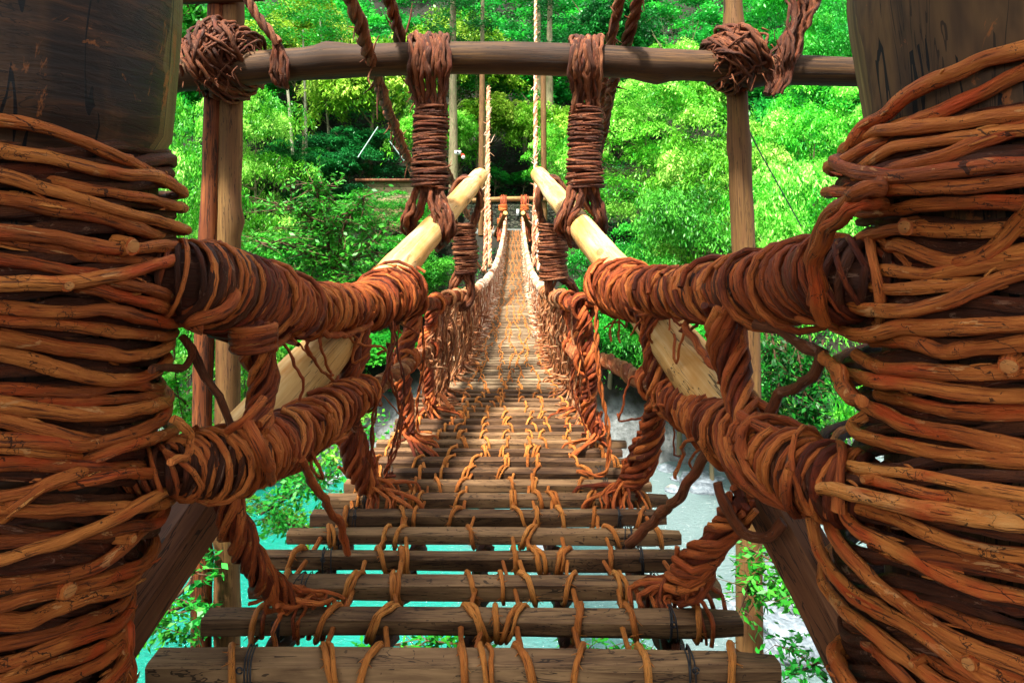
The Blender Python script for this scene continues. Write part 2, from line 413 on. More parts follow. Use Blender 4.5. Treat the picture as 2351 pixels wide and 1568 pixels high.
M['white'] = flat('white_paint', (.8, .8, .78)); M['black'] = flat('black_steel_wire', (.02, .02, .022), .4)
M['hut'] = wood_mat('beige_board_wall', (.16, .10, .05), (.30, .20, .10), (.42, .31, .17), grain=(2, 40)); M['pipe'] = flat('pale_steel_pipe', (.22, .30, .27), .5)

# ------------------------------------------------------------------ deck curve
H0 = 1.11; SL = .161; KK = .00343; LEN = 47.0
def deckz(d): return EYE-(H0+SL*d-KK*d*d)
def cxd(d): return -.14+.0064*d
def deckP(x, d, dz=0.): return np.array([cxd(d)+x, d, deckz(d)+dz])

# ------------------------------------------------------------------ terrain, water
def smooth(a, b, x):
    t = np.clip((x-a)/(b-a), 0, 1); return t*t*(3-2*t)
PX = [-12, 1.7, 2.1, 3.2, 6.6, 7.6, 9.2, 10.5, 14, 31, 34.5, 38, 43, 46.5, 54, 56, 70, 90, 120, 170]
PZ = [-1.6, -1.65, -1.8, -4.0, -5.9, -8.3, -11.8, -14, -15.5, -15.2, -13.2, -9.5, -5, -1.55, -1.3, .5, 9, 25, 50, 85]
def ground_h(x, y):
    x = np.asarray(x, float); y = np.asarray(y, float)
    yy = y + .0*x + np.where(y > 20, 1, 0)*(1.8*np.sin(x*.17+1)+.9*np.sin(x*.41))*smooth(3., 7., np.abs(x-.1))
    z = np.interp(yy, PX, PZ)
    nz = .5*np.sin(x*.9+y*.5)+.4*np.sin(x*1.7-y*1.1+2)+.25*np.sin(x*3.1+y*2.7)
    z = z + nz*np.where(y > 10, .55, .08)*np.where((y > 44) & (y < 56) & (np.abs(x) < 5), .05, 1)
    return z + EYE
def build_ground():
    xs = np.concatenate([np.linspace(-140, -24, 40), np.linspace(-23, 23, 110), np.linspace(24, 140, 40)])
    ys = np.concatenate([np.linspace(-12, 1.5, 8), np.linspace(1.7, 12, 60), np.linspace(12.5, 70, 130), np.linspace(71, 170, 50)])
    X, Y = np.meshgrid(xs, ys); Z = ground_h(X, Y)
    V = np.stack([X, Y, Z], -1).reshape(-1, 3); w = len(xs); h = len(ys)
    i = np.arange(h-1)[:, None]*w; j = np.arange(w-1)[None, :]
    f = np.stack([i+j, i+j+1, i+w+j+1, i+w+j], -1).reshape(-1, 4)
    mb = MB(); mb.add(V, f); o = mb.build('ground', M['ground']); tag(o, 'steep dark wooded river bank and hillside soil', kind='structure')
build_ground()
mb = MB()
gx = np.linspace(-140, 140, 30); gy = np.linspace(7, 45, 20)
X, Y = np.meshgrid(gx, gy); V = np.stack([X, Y, 0*X], -1).reshape(-1, 3); w = 30
i = np.arange(19)[:, None]*w; j = np.arange(29)[None, :]
mb.add(V, np.stack([i+j, i+j+1, i+w+j+1, i+w+j], -1).reshape(-1, 4))
tag(mb.build('water', M['water']), 'turquoise river flowing under the vine bridge', kind='structure')

# ------------------------------------------------------------------ big anchor trunks with vine windings
def Rsil(X0, d0, s):
    a = (s-CX)/F; return abs(X0-a*d0)/math.sqrt(1+a*a)
def flakes(mb, P, r, n):
    """curled strips of peeling bark standing off a vine"""
    P = np.asarray(P); C = catmull(P, .03)
    for k in range(n):
        i = RS.randint(1, len(C)-1); T = norm(C[i+1 if i+1 < len(C) else i]-C[i-1]); u = norm(np.cross(T, RS.randn(3)))
        a = C[i]+u*r*.95; L = RS.uniform(.018, .055); b_ = a+T*L*RS.choice([-1, 1])+u*r*RS.uniform(.15, .7)
        tube(mb, [a, (a+b_)/2+u*r*.12, b_], [r*.22, r*.26, r*.10], sides=5, step=0, rough=.2, t=RS.uniform(.5, 1.), flat=.75, cap=False)
class Trunk:
    def __init__(s, X0, d0, sil):
        s.X0, s.d0 = X0, d0
        s.py = [a for a, b in sil]; s.R = [Rsil(X0, d0, b) for a, b in sil]
    def Rz(s, py): return float(np.interp(py, s.py, s.R))
    def hit(s, px, py, R):
        a = (px-CX)/F
        A = a*a+1; Bq = -2*(a*s.X0+s.d0); Cq = s.X0**2+s.d0**2-R*R
        D = Bq*Bq-4*A*Cq
        t = (-Bq-math.sqrt(D))/(2*A) if D > 0 else -Bq/(2*A)
        p = at(px, py, t)
        # push back on to the circle when the ray passes outside
        v = np.array([p[0]-s.X0, p[1]-s.d0]); v = v/np.linalg.norm(v)*R
        return np.array([s.X0+v[0], s.d0+v[1], EYE-(py-HY)*t/F]), t
    def wind(s, pts, t, off=0., tint=.5, sign=1, knots=1, ext=(1, 1)):
        """pts are read from the inner silhouette outward; sign=+1 left trunk"""
        P = []; rad = []
        for k, (px, py) in enumerate(pts):
            R0 = s.Rz(py); r = t/2*1.2/F
            o = off
            if k == 0 and not ext[0]: o -= .035
            if k == len(pts)-1 and not ext[1]: o -= .035
            p, dd = s.hit(px, py, R0-r+o); P.append(p); rad.append(t/2*dd/F)
        rm = float(np.mean(rad))
        def ring(p, q, n, zs):
            out = []; a0 = math.atan2(p[1]-s.d0, p[0]-s.X0); aq = math.atan2(q[1]-s.d0, q[0]-s.X0)
            da = (a0-aq+PI) % (2*PI)-PI; sg = 1 if da > 0 else -1
            R = math.hypot(p[0]-s.X0, p[1]-s.d0)
            for k in range(1, n+1):
                a = a0+sg*k*.42
                out.append(np.array([s.X0+R*math.cos(a), s.d0+R*math.sin(a), p[2]+zs*k*.6]))
            return out
        if ext[0]:
            zs = np.clip((P[0][2]-P[1][2])*.3, -.015, .015); P = ring(P[0], P[1], 7, zs)[::-1]+P
        if ext[1]:
            zs = np.clip((P[-1][2]-P[-2][2])*.3, -.02, .02); P = P+ring(P[-1], P[-2], 5, zs)
        mb = MB(); tube(mb, P, rm, sides=16, step=.013, rough=.09, t=tint, knots=knots, wob=.10); flakes(mb, P, rm, 9)
        return mb

LEFT = Trunk(-1.35, 1.55, [(-400, 425), (250, 425), (400, 427), (500, 432), (640, 444), (730, 430), (800, 395), (900, 384), (1000, 400), (1100, 408), (1200, 395), (1300, 350), (1400, 300), (1500, 300), (1700, 310)])
RIGHT = Trunk(1.35, 1.55, [(-400, 1955), (250, 1960), (340, 1930), (370, 1893), (450, 1894), (520, 1945), (640, 1942), (700, 1916), (780, 1914), (850, 1922), (960, 1950), (1040, 1935), (1100, 1850), (1200, 1862), (1300, 1880), (1400, 1912), (1500, 1900), (1700, 1900)])

def trunk_core(T, name, edge, mat, lab_thing, lab):
    root = thing(name, lab, 'tree trunk', (T.X0, T.d0, EYE-1.75), 'anchor trunks wound with thick vines')
    mb = MB()
    # irregular trunk: rings of radii from the silhouette of the bare part, smaller under the vines
    zs = np.linspace(-1.8, 2.4, 70); n = 40
    V = []; ang = np.arange(n)/n*2*PI+PI/2
    for z in zs:
        py = HY-z*F/1.55*1.0
        Rb = Rsil(T.X0, T.d0, np.interp(py, [e[0] for e in edge], [e[1] for e in edge]))
        R = min(Rb, T.Rz(py)-.075) if py > 330 else Rb
        rr = R*(1+.012*np.sin(ang*3+z*1.2)+.008*np.sin(ang*7+z*2.1)+.004*np.sin(ang*17+z*1.))
        V.append(np.stack([T.X0+rr*np.cos(ang), T.d0+rr*np.sin(ang), np.full(n, EYE+z)], -1))
    V = np.array(V).reshape(-1, 3)
    i = np.arange(len(zs)-1)[:, None]*n; j = np.arange(n)[None, :]; j2 = (j+1) % n
    f = np.stack([i+j, i+j2, i+n+j2, i+n+j], -1).reshape(-1, 4)
    u = np.arange(n)/n*2.7; u1 = (np.arange(n)+1)/n*2.7
    z0 = zs[:-1, None]+0*u[None]; z1 = zs[1:, None]+0*u[None]
    uv = np.stack([np.stack([u+0*z0, z0], -1), np.stack([u1+0*z0, z0], -1), np.stack([u1+0*z0, z1], -1), np.stack([u+0*z0, z1], -1)], 2)
    mb.add(V, f, uv, .45)
    for e in (0, len(zs)-1):
        ring = V[e*n:(e+1)*n]; c = ring.mean(0); k = np.arange(n)
        mb.add(np.vstack([ring, c]), np.stack([k, (k+1) % n, np.full(n, n)], -1), None, .4)
    mb.build('bare_trunk', mat, root)
    return root

lt = trunk_core(LEFT, 'anchor_trunk', [(-1500, 430), (0, 418), (200, 402), (400, 384), (900, 330)], M['trunkwood'], '', 'dark sawn anchor trunk wound with orange vines, left of the bridge entrance')
rt = trunk_core(RIGHT, 'anchor_trunk', [(-1500, 1930), (0, 1952), (260, 1990), (500, 2010), (900, 2030)], M['trunkwood2'], '', 'brown anchor trunk wound with red and orange vines, right of the bridge entrance')

def flip(p): return p[::-1]
LW = [  # points from the trunk's right silhouette to the left edge of the picture, thickness, offset, tint, ends
 ([(347, 397), (267, 357), (183, 323), (83, 290), (0, 273), (-120, 262)], 30, .0, .62, (0, 1)),
 ([(427, 442), (367, 410), (283, 400), (200, 383), (100, 363), (0, 347), (-120, 335)], 32, .004, .72, (1, 1)),
 ([(427, 478), (350, 460), (267, 443), (167, 430), (100, 415)], 26, .0, .6, (1, 0)),
 ([(432, 528), (333, 500), (250, 477), (167, 453), (83, 427), (0, 400), (-120, 385)], 29, .006, .7, (1, 1)),
 ([(400, 545), (330, 530), (250, 503), (167, 483), (83, 467), (0, 455), (-120, 445)], 36, -.004, .55, (0, 1)),
 ([(440, 566), (350, 567), (283, 571), (200, 560), (100, 543), (0, 533), (-120, 522)], 33, .008, .6, (1, 1)),
 ([(433, 615), (367, 603), (267, 594), (167, 580), (100, 566), (0, 552), (-120, 540)], 28, -.012, .4, (1, 1)),
 ([(320, 640), (200, 626), (133, 616), (67, 603), (0, 596), (-120, 590)], 28, -.004, .45, (0, 1)),
 ([(438, 588), (350, 610), (283, 628), (200, 643), (133, 653), (83, 650), (0, 650), (-120, 645)], 33, .018, .78, (1, 1)),
 ([(418, 725), (350, 696), (283, 683), (217, 663), (150, 655)], 30, .004, .45, (1, 0)),
 ([(455, 728), (417, 695), (367, 673), (283, 650), (220, 640)], 28, .01, .5, (1, 0)),
 ([(402, 743), (300, 723), (233, 712), (167, 718), (83, 712), (0, 706), (-120, 700)], 33, .004, .52, (1, 1)),
 ([(397, 770), (333, 770), (233, 756), (100, 743), (0, 733), (-120, 726)], 29, .0, .55, (1, 1)),
 ([(387, 796), (333, 813), (283, 818), (200, 806), (100, 790), (0, 773), (-120, 760)], 34, .008, .66, (1, 1)),
 ([(345, 858), (300, 872), (250, 873), (167, 856), (83, 830), (0, 813), (-120, 800)], 34, .01, .7, (1, 1)),
 ([(365, 892), (300, 883), (200, 900), (100, 897), (0, 893), (-120, 890)], 28, -.004, .42, (1, 1)),
 ([(378, 905), (333, 910), (233, 920), (133, 923), (50, 923), (0, 921)], 25, -.008, .4, (1, 0)),
 ([(383, 920), (300, 943), (200, 950), (100, 943), (0, 930), (-120, 922)], 37, .012, .74, (1, 1)),
 ([(290, 1028), (167, 1005), (83, 983), (0, 963), (-120, 950)], 33, .006, .66, (0, 1)),
 ([(377, 958), (345, 978), (283, 1002), (200, 1023), (100, 1013), (0, 1006), (-120, 1004)], 34, .008, .5, (1, 1)),
 ([(400, 990), (360, 1003), (300, 1023), (240, 1043), (190, 1060)], 29, .012, .56, (1, 0)),
 ([(200, 1052), (133, 1043), (60, 1032), (0, 1026), (-120, 1020)], 26, .0, .7, (0, 1)),
 ([(405, 1058), (250, 1075), (150, 1070), (0, 1062), (-120, 1060)], 32, -.006, .45, (1, 1)),
 ([(240, 1074), (167, 1090), (100, 1113), (40, 1156), (10, 1185)], 33, .012, .62, (0, 0)),
 ([(170, 1100), (83, 1122), (0, 1139), (-120, 1150)], 30, .004, .66, (0, 1)),
 ([(395, 1083), (300, 1086), (200, 1103), (140, 1112)], 26, .008, .62, (1, 0)),
 ([(390, 1150), (300, 1164), (133, 1170), (0, 1170), (-120, 1168)], 30, .004, .66, (1, 1)),
 ([(402, 1106), (350, 1143), (267, 1190), (167, 1233), (83, 1260), (0, 1286), (-120, 1310)], 31, .022, .8, (1, 1)),
 ([(365, 1198), (300, 1210), (133, 1234), (0, 1240), (-120, 1245)], 30, -.004, .38, (1, 1)),
 ([(300, 1245), (233, 1293), (133, 1323), (0, 1343), (-120, 1355)], 35, .008, .5, (1, 1)),
 ([(335, 1288), (233, 1333), (150, 1353), (67, 1366), (0, 1390), (-120, 1400)], 35, .010, .52, (1, 1)),
 ([(290, 1343), (200, 1370), (120, 1400), (67, 1424), (0, 1423), (-120, 1415)], 37, .014, .58, (1, 1)),
 ([(285, 1380), (250, 1405), (133, 1450), (0, 1480), (-120, 1500)], 30, .0, .42, (1, 1)),
 ([(272, 1430), (200, 1458), (100, 1496), (0, 1526), (-120, 1545)], 34, .012, .55, (1, 1)),
 ([(270, 1462), (200, 1500), (100, 1532), (0, 1562), (-120, 1590)], 30, .006, .6, (1, 1)),
 ([(265, 1490), (217, 1526), (133, 1566), (40, 1600), (-80, 1630)], 30, .01, .55, (1, 1)),
 ([(277, 1396), (292, 1446), (285, 1513), (240, 1570), (180, 1610)], 31, .016, .6, (0, 0)),
 ([(292, 1475), (312, 1515), (300, 1563), (290, 1600)], 26, .004, .48, (0, 0)),
 ([(270, 1560), (200, 1600), (100, 1640), (0, 1670)], 32, .0, .5, (1, 1)),
]
RW = [
 ([(1958, 330), (1985, 289), (2035, 260), (2101, 208), (2201, 167), (2268, 133), (2351, 113), (2480, 90)], 38, .012, .66, (1, 1)),
 ([(2030, 305), (2101, 277), (2168, 253), (2268, 207), (2351, 167), (2480, 120)], 37, .004, .6, (0, 1)),
 ([(1975, 330), (2018, 303), (2101, 293), (2235, 277), (2351, 260), (2480, 245)], 34, .014, .68, (0, 1)),
 ([(2040, 390), (2135, 367), (2235, 333), (2351, 293), (2480, 250)], 36, .004, .55, (0, 1)),
 ([(1925, 374), (1965, 350), (2001, 333), (2045, 318)], 30, .004, .6, (1, 0)),
 ([(1975, 388), (2051, 342), (2151, 323), (2300, 305), (2480, 290)], 31, .004, .7, (0, 1)),
 ([(1893, 362), (1918, 374), (1968, 397), (2068, 404), (2201, 391), (2351, 377), (2480, 365)], 37, .014, .35, (0, 1)),
 ([(1894, 442), (1925, 440), (2001, 440), (2168, 430), (2351, 417), (2480, 405)], 31, .008, .5, (1, 1)),
 ([(1901, 480), (1985, 487), (2068, 478), (2201, 467), (2351, 462), (2480, 460)], 33, .002, .45, (1, 1)),
 ([(1948, 578), (1975, 550), (2068, 528), (2201, 530), (2351, 528), (2480, 525)], 33, .008, .6, (1, 1)),
 ([(1985, 565), (2068, 567), (2135, 590), (2201, 602), (2300, 590), (2450, 570)], 38, .004, .62, (0, 1)),
 ([(2180, 612), (2208, 603), (2251, 590), (2301, 553), (2351, 500), (2420, 440)], 40, .016, .55, (0, 1)),
 ([(1951, 606), (2035, 621), (2135, 630), (2235, 610), (2351, 596), (2480, 590)], 34, .010, .68, (1, 1)),
 ([(1948, 640), (2018, 660), (2101, 664), (2185, 655), (2290, 650)], 31, .008, .72, (1, 0)),
 ([(1985, 664), (1925, 685), (1950, 706), (2068, 713), (2168, 696), (2235, 666), (2318, 636), (2450, 600)], 34, .014, .66, (0, 1)),
 ([(1916, 746), (1968, 770), (2068, 752), (2201, 753), (2351, 740), (2480, 735)], 38, .010, .66, (1, 1)),
 ([(2005, 783), (2101, 785), (2168, 806), (2268, 800), (2351, 790), (2480, 785)], 38, .002, .5, (0, 1)),
 ([(1968, 815), (2035, 848), (2135, 852), (2235, 856), (2351, 850), (2480, 850)], 36, .004, .6, (0, 1)),
 ([(1923, 846), (2001, 873), (2101, 883), (2201, 903), (2351, 910), (2480, 915)], 36, .014, .72, (1, 1)),
 ([(1925, 858), (1968, 916), (2035, 953), (2101, 982), (2201, 996), (2268, 1010), (2351, 1033), (2480, 1060)], 40, .020, .62, (1, 1)),
 ([(2018, 906), (2101, 923), (2201, 946), (2351, 950), (2480, 955)], 36, -.002, .6, (0, 1)),
 ([(1990, 953), (1958, 980), (2001, 1008), (2135, 1035), (2351, 1062), (2480, 1070)], 34, .010, .7, (0, 1)),
 ([(1928, 1050), (1968, 1073), (2068, 1083), (2201, 1110), (2351, 1133), (2480, 1150)], 27, .018, .95, (1, 1)),
 ([(1935, 1050), (1860, 1055), (1830, 1088), (1868, 1115), (1968, 1135), (2101, 1163), (2235, 1188), (2351, 1200), (2480, 1210)], 37, .026, 1.0, (0, 1)),
 ([(1951, 1088), (2035, 1110), (2168, 1140), (2351, 1168), (2480, 1185)], 31, .006, .65, (0, 1)),
 ([(1955, 1160), (2068, 1198), (2201, 1248), (2351, 1280), (2480, 1305)], 34, .010, .66, (0, 1)),
 ([(1930, 1150), (1968, 1215), (2068, 1268), (2201, 1333), (2351, 1373), (2480, 1410)], 37, .014, .8, (0, 1)),
 ([(1895, 1165), (1918, 1233), (1985, 1312), (2068, 1382), (2201, 1473), (2351, 1530), (2480, 1580)], 37, .016, .62, (0, 1)),
 ([(1880, 1135), (1866, 1200), (1890, 1285), (1968, 1368), (2101, 1445), (2235, 1540), (2380, 1620)], 37, .014, .66, (0, 1)),
 ([(1881, 1320), (1918, 1378), (2001, 1450), (2135, 1550), (2280, 1640)], 35, .012, .7, (1, 1)),
 ([(2000, 1330), (2168, 1408), (2351, 1465), (2480, 1500)], 32, .0, .42, (0, 1)),
 ([(2010, 1262), (2100, 1272), (2180, 1278), (2351, 1315), (2480, 1350)], 46, -.004, .35, (0, 1)),
 ([(1900, 1462), (1918, 1513), (1951, 1570), (2000, 1640)], 40, .010, .68, (0, 0)),
 ([(1935, 1436), (2035, 1516), (2100, 1580), (2200, 1660)], 31, .006, .6, (0, 1)),
 ([(2040, 1412), (2201, 1502), (2351, 1570), (2480, 1620)], 34, .006, .6, (0, 1)),
 ([(2100, 1490), (2220, 1560), (2351, 1620), (2480, 1660)], 34, .0, .5, (0, 1)),
]
for T, root, W in ((LEFT, lt, LW), (RIGHT, rt, RW)):
    for pts, t, off, ti, ext in W:
        m_ = T.wind(pts, t*.95, off, ti, ext=ext, knots=RS.randint(0, 3))
        o = m_.build('vine_winding', M['vine_big'], root)
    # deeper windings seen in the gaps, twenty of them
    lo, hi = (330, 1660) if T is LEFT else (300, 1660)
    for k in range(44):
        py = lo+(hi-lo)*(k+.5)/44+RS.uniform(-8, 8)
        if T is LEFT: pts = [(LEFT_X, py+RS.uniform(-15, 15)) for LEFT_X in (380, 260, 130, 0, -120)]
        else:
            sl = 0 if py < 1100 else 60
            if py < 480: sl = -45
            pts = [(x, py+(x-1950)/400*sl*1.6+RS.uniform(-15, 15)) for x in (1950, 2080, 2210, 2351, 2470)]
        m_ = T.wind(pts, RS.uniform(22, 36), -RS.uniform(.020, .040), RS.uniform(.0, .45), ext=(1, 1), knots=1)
        m_.build('inner_vine_winding', M['vine_dark'], root)  # dark bark stands in for the shade inside the gaps
    # cut knots
    spots = [(293, 566, 20), (150, 655, 13), (150, 1352, 20), (292, 1236, 11)] if T is LEFT else [(2090, 521, 20), (2320, 838, 22), (2105, 1520, 8), (1995, 1100, 8), (2230, 1515, 17)]
    for px, py, r in spots:
        p, dd = T.hit(px, py, T.Rz(py)+.002); c = np.array([T.X0, T.d0, p[2]]); nrm = norm(p-c)
        mb = MB(); rr = r*dd/F
        tube(mb, [p-nrm*.03, p-nrm*.005, p+nrm*.016], [rr*1.3, rr*1.15, rr], sides=14, step=.006, rough=.08, t=.6)
        st = mb.build('cut_knot', M['vine_big'], root)
        mb = MB(); tube(mb, [p+nrm*.014, p+nrm*.020], [rr*.8, rr*.7], sides=14, step=.004, rough=.05, t=.6)
        mb.build('cut_face', M['stump'], st)

# ------------------------------------------------------------------ support logs and brace beams
def logmesh(P, r, sides=20, rough=.03, t=.5, knots=3, step=.06):
    mb = MB(); tube(mb, P, r, sides=sides, step=step, rough=rough, t=t, knots=0)
    return mb
def longlog(name, a, b, r0, r1, mat, label, cat='log', group=None):
    root_ = None
    n = 12; P = [a+(b-a)*k/n for k in range(n+1)]; R = np.linspace(r0, r1, n+1)
    mb = logmesh(P, R); o = mb.build(name, mat); tag(o, label, cat, group); return o
LA, LB = at(690, 872, 2.9), at(1102, 404, 8.8)
dirL = (LB-LA)/(LB-LA)[1]; LA2 = LA-dirL*.75
RA, RB = at(1592, 842, 2.95), at(1238, 402, 8.8)
dirR = (RB-RA)/(RB-RA)[1]; RA2 = RA-dirR*.75
longlog('support_log', LA2, LB, .130, .118, M['log_pale'], 'pale peeled log slanting up beside the left handrail, its end near the middle', group='peeled support logs')
longlog('support_log', RA2, RB, .130, .118, M['log_pale'], 'pale peeled log slanting up beside the right handrail', group='peeled support logs')
def logat(side, d):
    return (LA+dirL*(d-2.9)) if side < 0 else (RA+dirR*(d-2.95))

def squared(name, a, b, w, h, mat, label=None, cat=None, group=None, parent=None, bev=.25, t=.5, wav=.01, n=14):
    """hand cut beam with uneven rounded corners"""
    a = np.asarray(a, float); b = np.asarray(b, float); T = norm(b-a)
    up = np.array([0, 0, 1.]); S = norm(np.cross(T, up)); U = np.cross(S, T)
    prof = []
    q = bev
    for sx, sz in ((1, 1), (-1, 1), (-1, -1), (1, -1)):
        pts = [(sx*(1), sz*(1-q)), (sx*(1-q*.3), sz*(1-q*.3)), (sx*(1-q), sz*1)]
        if sx*sz < 0: pts = pts[::-1]
        prof += pts
    prof = np.array(prof); m = len(prof)
    ph = RS.rand(m, 2)*6; L = np.linalg.norm(b-a)
    V = []
    for k in range(n+1):
        s = k/n; c = a+(b-a)*s
        e = .8 if k in (0, n) else 1.
        x = prof[:, 0]*w/2*e+wav*.5*np.sin(s*L*3+ph[:, 0]); z = prof[:, 1]*h/2*e+wav*.5*np.sin(s*L*2.3+ph[:, 1])
        V.append(c+S*x[:, None]+U*z[:, None])
        if k in (0, n):
            pass
    V[0] = V[0]-T*.0; V = np.array(V)
    # inner ring close to both ends gives a crisp but worn arris
    V = np.concatenate([V[:1], [V[0]*.0+((V[1]-V[0])*.04+V[0]-(V[0]-(a))*(1-1/.8)*-1*0)], V[1:]], 0)
    V[1] = V[2]+(V[0].mean(0)-V[2].mean(0))*.97
    nn = len(V)
    V = V.reshape(-1, 3)
    i = np.arange(nn-1)[:, None]*m; j = np.arange(m)[None, :]; j2 = (j+1) % m
    f = np.stack([i+j, i+j2, i+m+j2, i+m+j], -1).reshape(-1, 4)
    per = 2*(w+h); o = RS.rand(2)*30
    ss = np.array([0, .01]+[k/n for k in range(1, n+1)])*L
    u = np.arange(m)/m*per; u1 = (np.arange(m)+1)/m*per
    z0 = ss[:-1, None]+0*u[None]; z1 = ss[1:, None]+0*u[None]
    uv = np.stack([np.stack([u+0*z0, z0], -1), np.stack([u1+0*z0, z0], -1), np.stack([u1+0*z0, z1], -1), np.stack([u+0*z0, z1], -1)], 2)+o
    mb = MB(); mb.add(V, f, uv, t)
    for e in (0, nn-1):
        ring = V[e*m:(e+1)*m]; c = ring.mean(0); k = np.arange(m)
        vv = np.vstack([ring, c]); ff = np.stack([k, (k+1) % m, np.full(m, m)], -1)
        if e == 0: ff = ff[:, ::-1]
        mb.add(vv, ff, vv[ff.reshape(-1)][:, 1:]*1.+o, t*.6)
    ob = mb.build(name, mat, parent, smooth=False)
    tag(ob, label, cat, group)
    return ob
squared('brace_beam', at(500, 1108, 2.25), at(215, 1505, 1.72), .17, .19, M['brace'], 'brown squared brace beam running down behind the left trunk under the wrapped rail', 'beam', bev=.4, wav=.02)
squared('brace_beam', at(1700, 1020, 2.3), at(2040, 1640, 1.68), .15, .17, M['brace'], 'brown squared brace beam running down behind the right trunk, mostly in shade', 'beam', bev=.4, wav=.02)

# ------------------------------------------------------------------ near gateway: posts, crossbeam, lashings
GD = 6.0
gate = thing('log_gateway', 'log gateway of tall round posts and a crossbeam across the bridge entrance', 'gateway', (-.3, GD, EYE-5.5))
def pole(pts, r, mat, parent, name='post', t=.5, knots=4):
    mb = MB(); tube(mb, pts, r, sides=20, step=.15, rough=.035, t=t, knots=knots)
    return mb.build(name, mat, parent)
pole([at(506, -160, GD), at(485, 400, GD), at(466, 900, GD), at(462, 1560, GD), at(462, 1900, GD)], [.085, .088, .092, .096, .098], M['post_red'], gate)
pole([at(538, -160, GD+.05), at(528, 400, GD+.05), at(524, 900, GD+.05), at(522, 1560, GD+.05), at(520, 1900, GD+.05)], [.108, .112, .116, .125, .13], M['post'], gate)
pole([at(1676, -160, GD), at(1700, 400, GD), at(1716, 800, GD), at(1722, 1560, GD), at(1724, 1900, GD)], [.085, .105, .122, .13, .135], M['post'], gate)
beamP = [at(300, 178, GD-.32), at(480, 166, GD-.30), at(700, 148, GD-.28), at(1000, 134, GD-.26), at(1300, 138, GD-.26), at(1600, 151, GD-.28), at(1850, 163, GD-.28), at(2060, 168, GD-.3)]
mb = MB(); tube(mb, beamP, [.16, .16, .152, .15, .148, .145, .14, .13], sides=24, step=.12, rough=.02, t=.5, knots=3)
mb.build('crossbeam', M['beam'], gate)
mb = MB(); tube(mb, [at(395, -2, GD-.1), at(600, -12, GD-.1), at(700, -30, GD-.1)], .06, sides=14, step=.1, rough=.03)
mb.build('upper_crossbeam', M['beam'], gate)

def lashing(c, ex, ez, n, rx, ry, rz, rv, mat, parent=None, diag=.8, spread=.12, name='lashing', tint=(.1, .8)):
    """crossed loops tying two members: ex along one, ez along the other"""
    ey = norm(np.cross(ez, ex)); mb = MB()
    for k in range(n):
        sg = 1 if RS.rand() < .62 else -1
        axis = norm(ex*(RS.uniform(.3, 1.))+sg*ez*diag*RS.uniform(.3, 1.)+ey*RS.uniform(-.15, .15))
        u = norm(np.cross(axis, ey)); v = np.cross(axis, u)
        sh = axis*RS.uniform(-spread, spread)+u*RS.uniform(-.02, .02)
        R1 = rx*RS.uniform(.85, 1.18); R2 = ry*RS.uniform(.85, 1.12)
        a = np.linspace(0, 2*PI*RS.uniform(.85, 1.1), 18)+RS.rand()*6
        w = 1+.07*np.sin(a*3+RS.rand()*6)
        P = c+sh+np.outer(np.cos(a)*w, u*R1)+np.outer(np.sin(a)*w, v*R2)
        tube(mb, P, rv*RS.uniform(.6, 1.25), sides=6, step=0.03, rough=.15, t=RS.uniform(*tint), wob=.4)
    for k in range(n):   # frayed ends
        a = RS.rand()*6.28; p = c+ex*math.cos(a)*rx*1.05+ez*math.sin(a)*rz-ey*ry*RS.uniform(0, 1)
        q = p+np.array([RS.uniform(-.06, .06), RS.uniform(-.05, .02), RS.uniform(-.14, .02)])
        tube(mb, [p, (p+q)/2+RS.randn(3)*.015, q], [rv*.5, rv*.4, rv*.15], sides=4, step=.03, rough=.1, t=RS.uniform(.3, 1.))
    return mb.build(name, mat, parent)
exx = np.array([1., 0, 0]); ezz = np.array([0, 0, 1.])
lashing(at(520, 140, GD-.16), norm(np.array([1., 0, .12])), ezz, 80, .31, .37, .27, .017, M['vine_dark'], gate, diag=.6, spread=.17)
lashing(at(1684, 138, GD-.18), norm(np.array([1., 0, .05])), ezz, 74, .26, .37, .25, .017, M['vine_dark'], gate, diag=.9, spread=.13)

# hanging vine ends tied over the crossbeam
def bundle(paths, rv, mat, name, parent=None, n=10, sp=.04, tint=(.1, .8), sides=6, wob=.6, pitch=.0):
    mb = MB()
    for k in range(n):
        a = RS.rand()*6.28; rr = sp*math.sqrt(RS.rand()); P = []
        for i, (p, s) in enumerate(paths):
            aa = a+i*pitch+RS.uniform(-.35, .35)
            P.append(p+np.array([math.cos(aa)*rr*s, math.sin(aa)*rr*s*.8, RS.uniform(-.01, .01)]))
        tube(mb, P, rv*RS.uniform(.55, 1.3), sides=sides, step=.03, rough=.14, t=RS.uniform(*tint), wob=wob)
    return mb
b = bundle([(at(1850, -40, GD-.45), 2.2), (at(1842, 10, GD-.47), 1.5), (at(1822, 70, GD-.48), 1.2), (at(1802, 130, GD-.48), 1.5), (at(1795, 175, GD-.47), 1.), (at(1775, 215, GD-.46), .8)], .022, M['vine_dark'], '', n=22, sp=.10, pitch=.5)
tag(b.build('vine_hanger', M['vine_dark']), 'loose shaggy vine bundle hanging over the crossbeam beside the right trunk', 'vine bundle')
mb = MB(); twist(mb, [at(545, -60, GD-.5), at(575, 10, GD-.5), at(608, 60, GD-.5), at(640, 100, GD-.48)], .05, 3, sr=1.1, t=None)
for k in range(9):
    x = RS.uniform(-18, 18)
    P = [at(635+x*.3, 95, GD-.46), at(640+x, 130, GD-.47), at(640+x*1.3, 170, GD-.47), at(650+x*.7, 200, GD-.4), at(655, 190, GD-.2)]
    tube(mb, P, RS.uniform(.012, .02), sides=6, step=.03, rough=.12, t=RS.uniform(.1, .7), wob=.5)
tag(mb.build('vine_hanger', M['vine_dark']), 'short twisted vine looped over the crossbeam next to the left post', 'vine bundle')

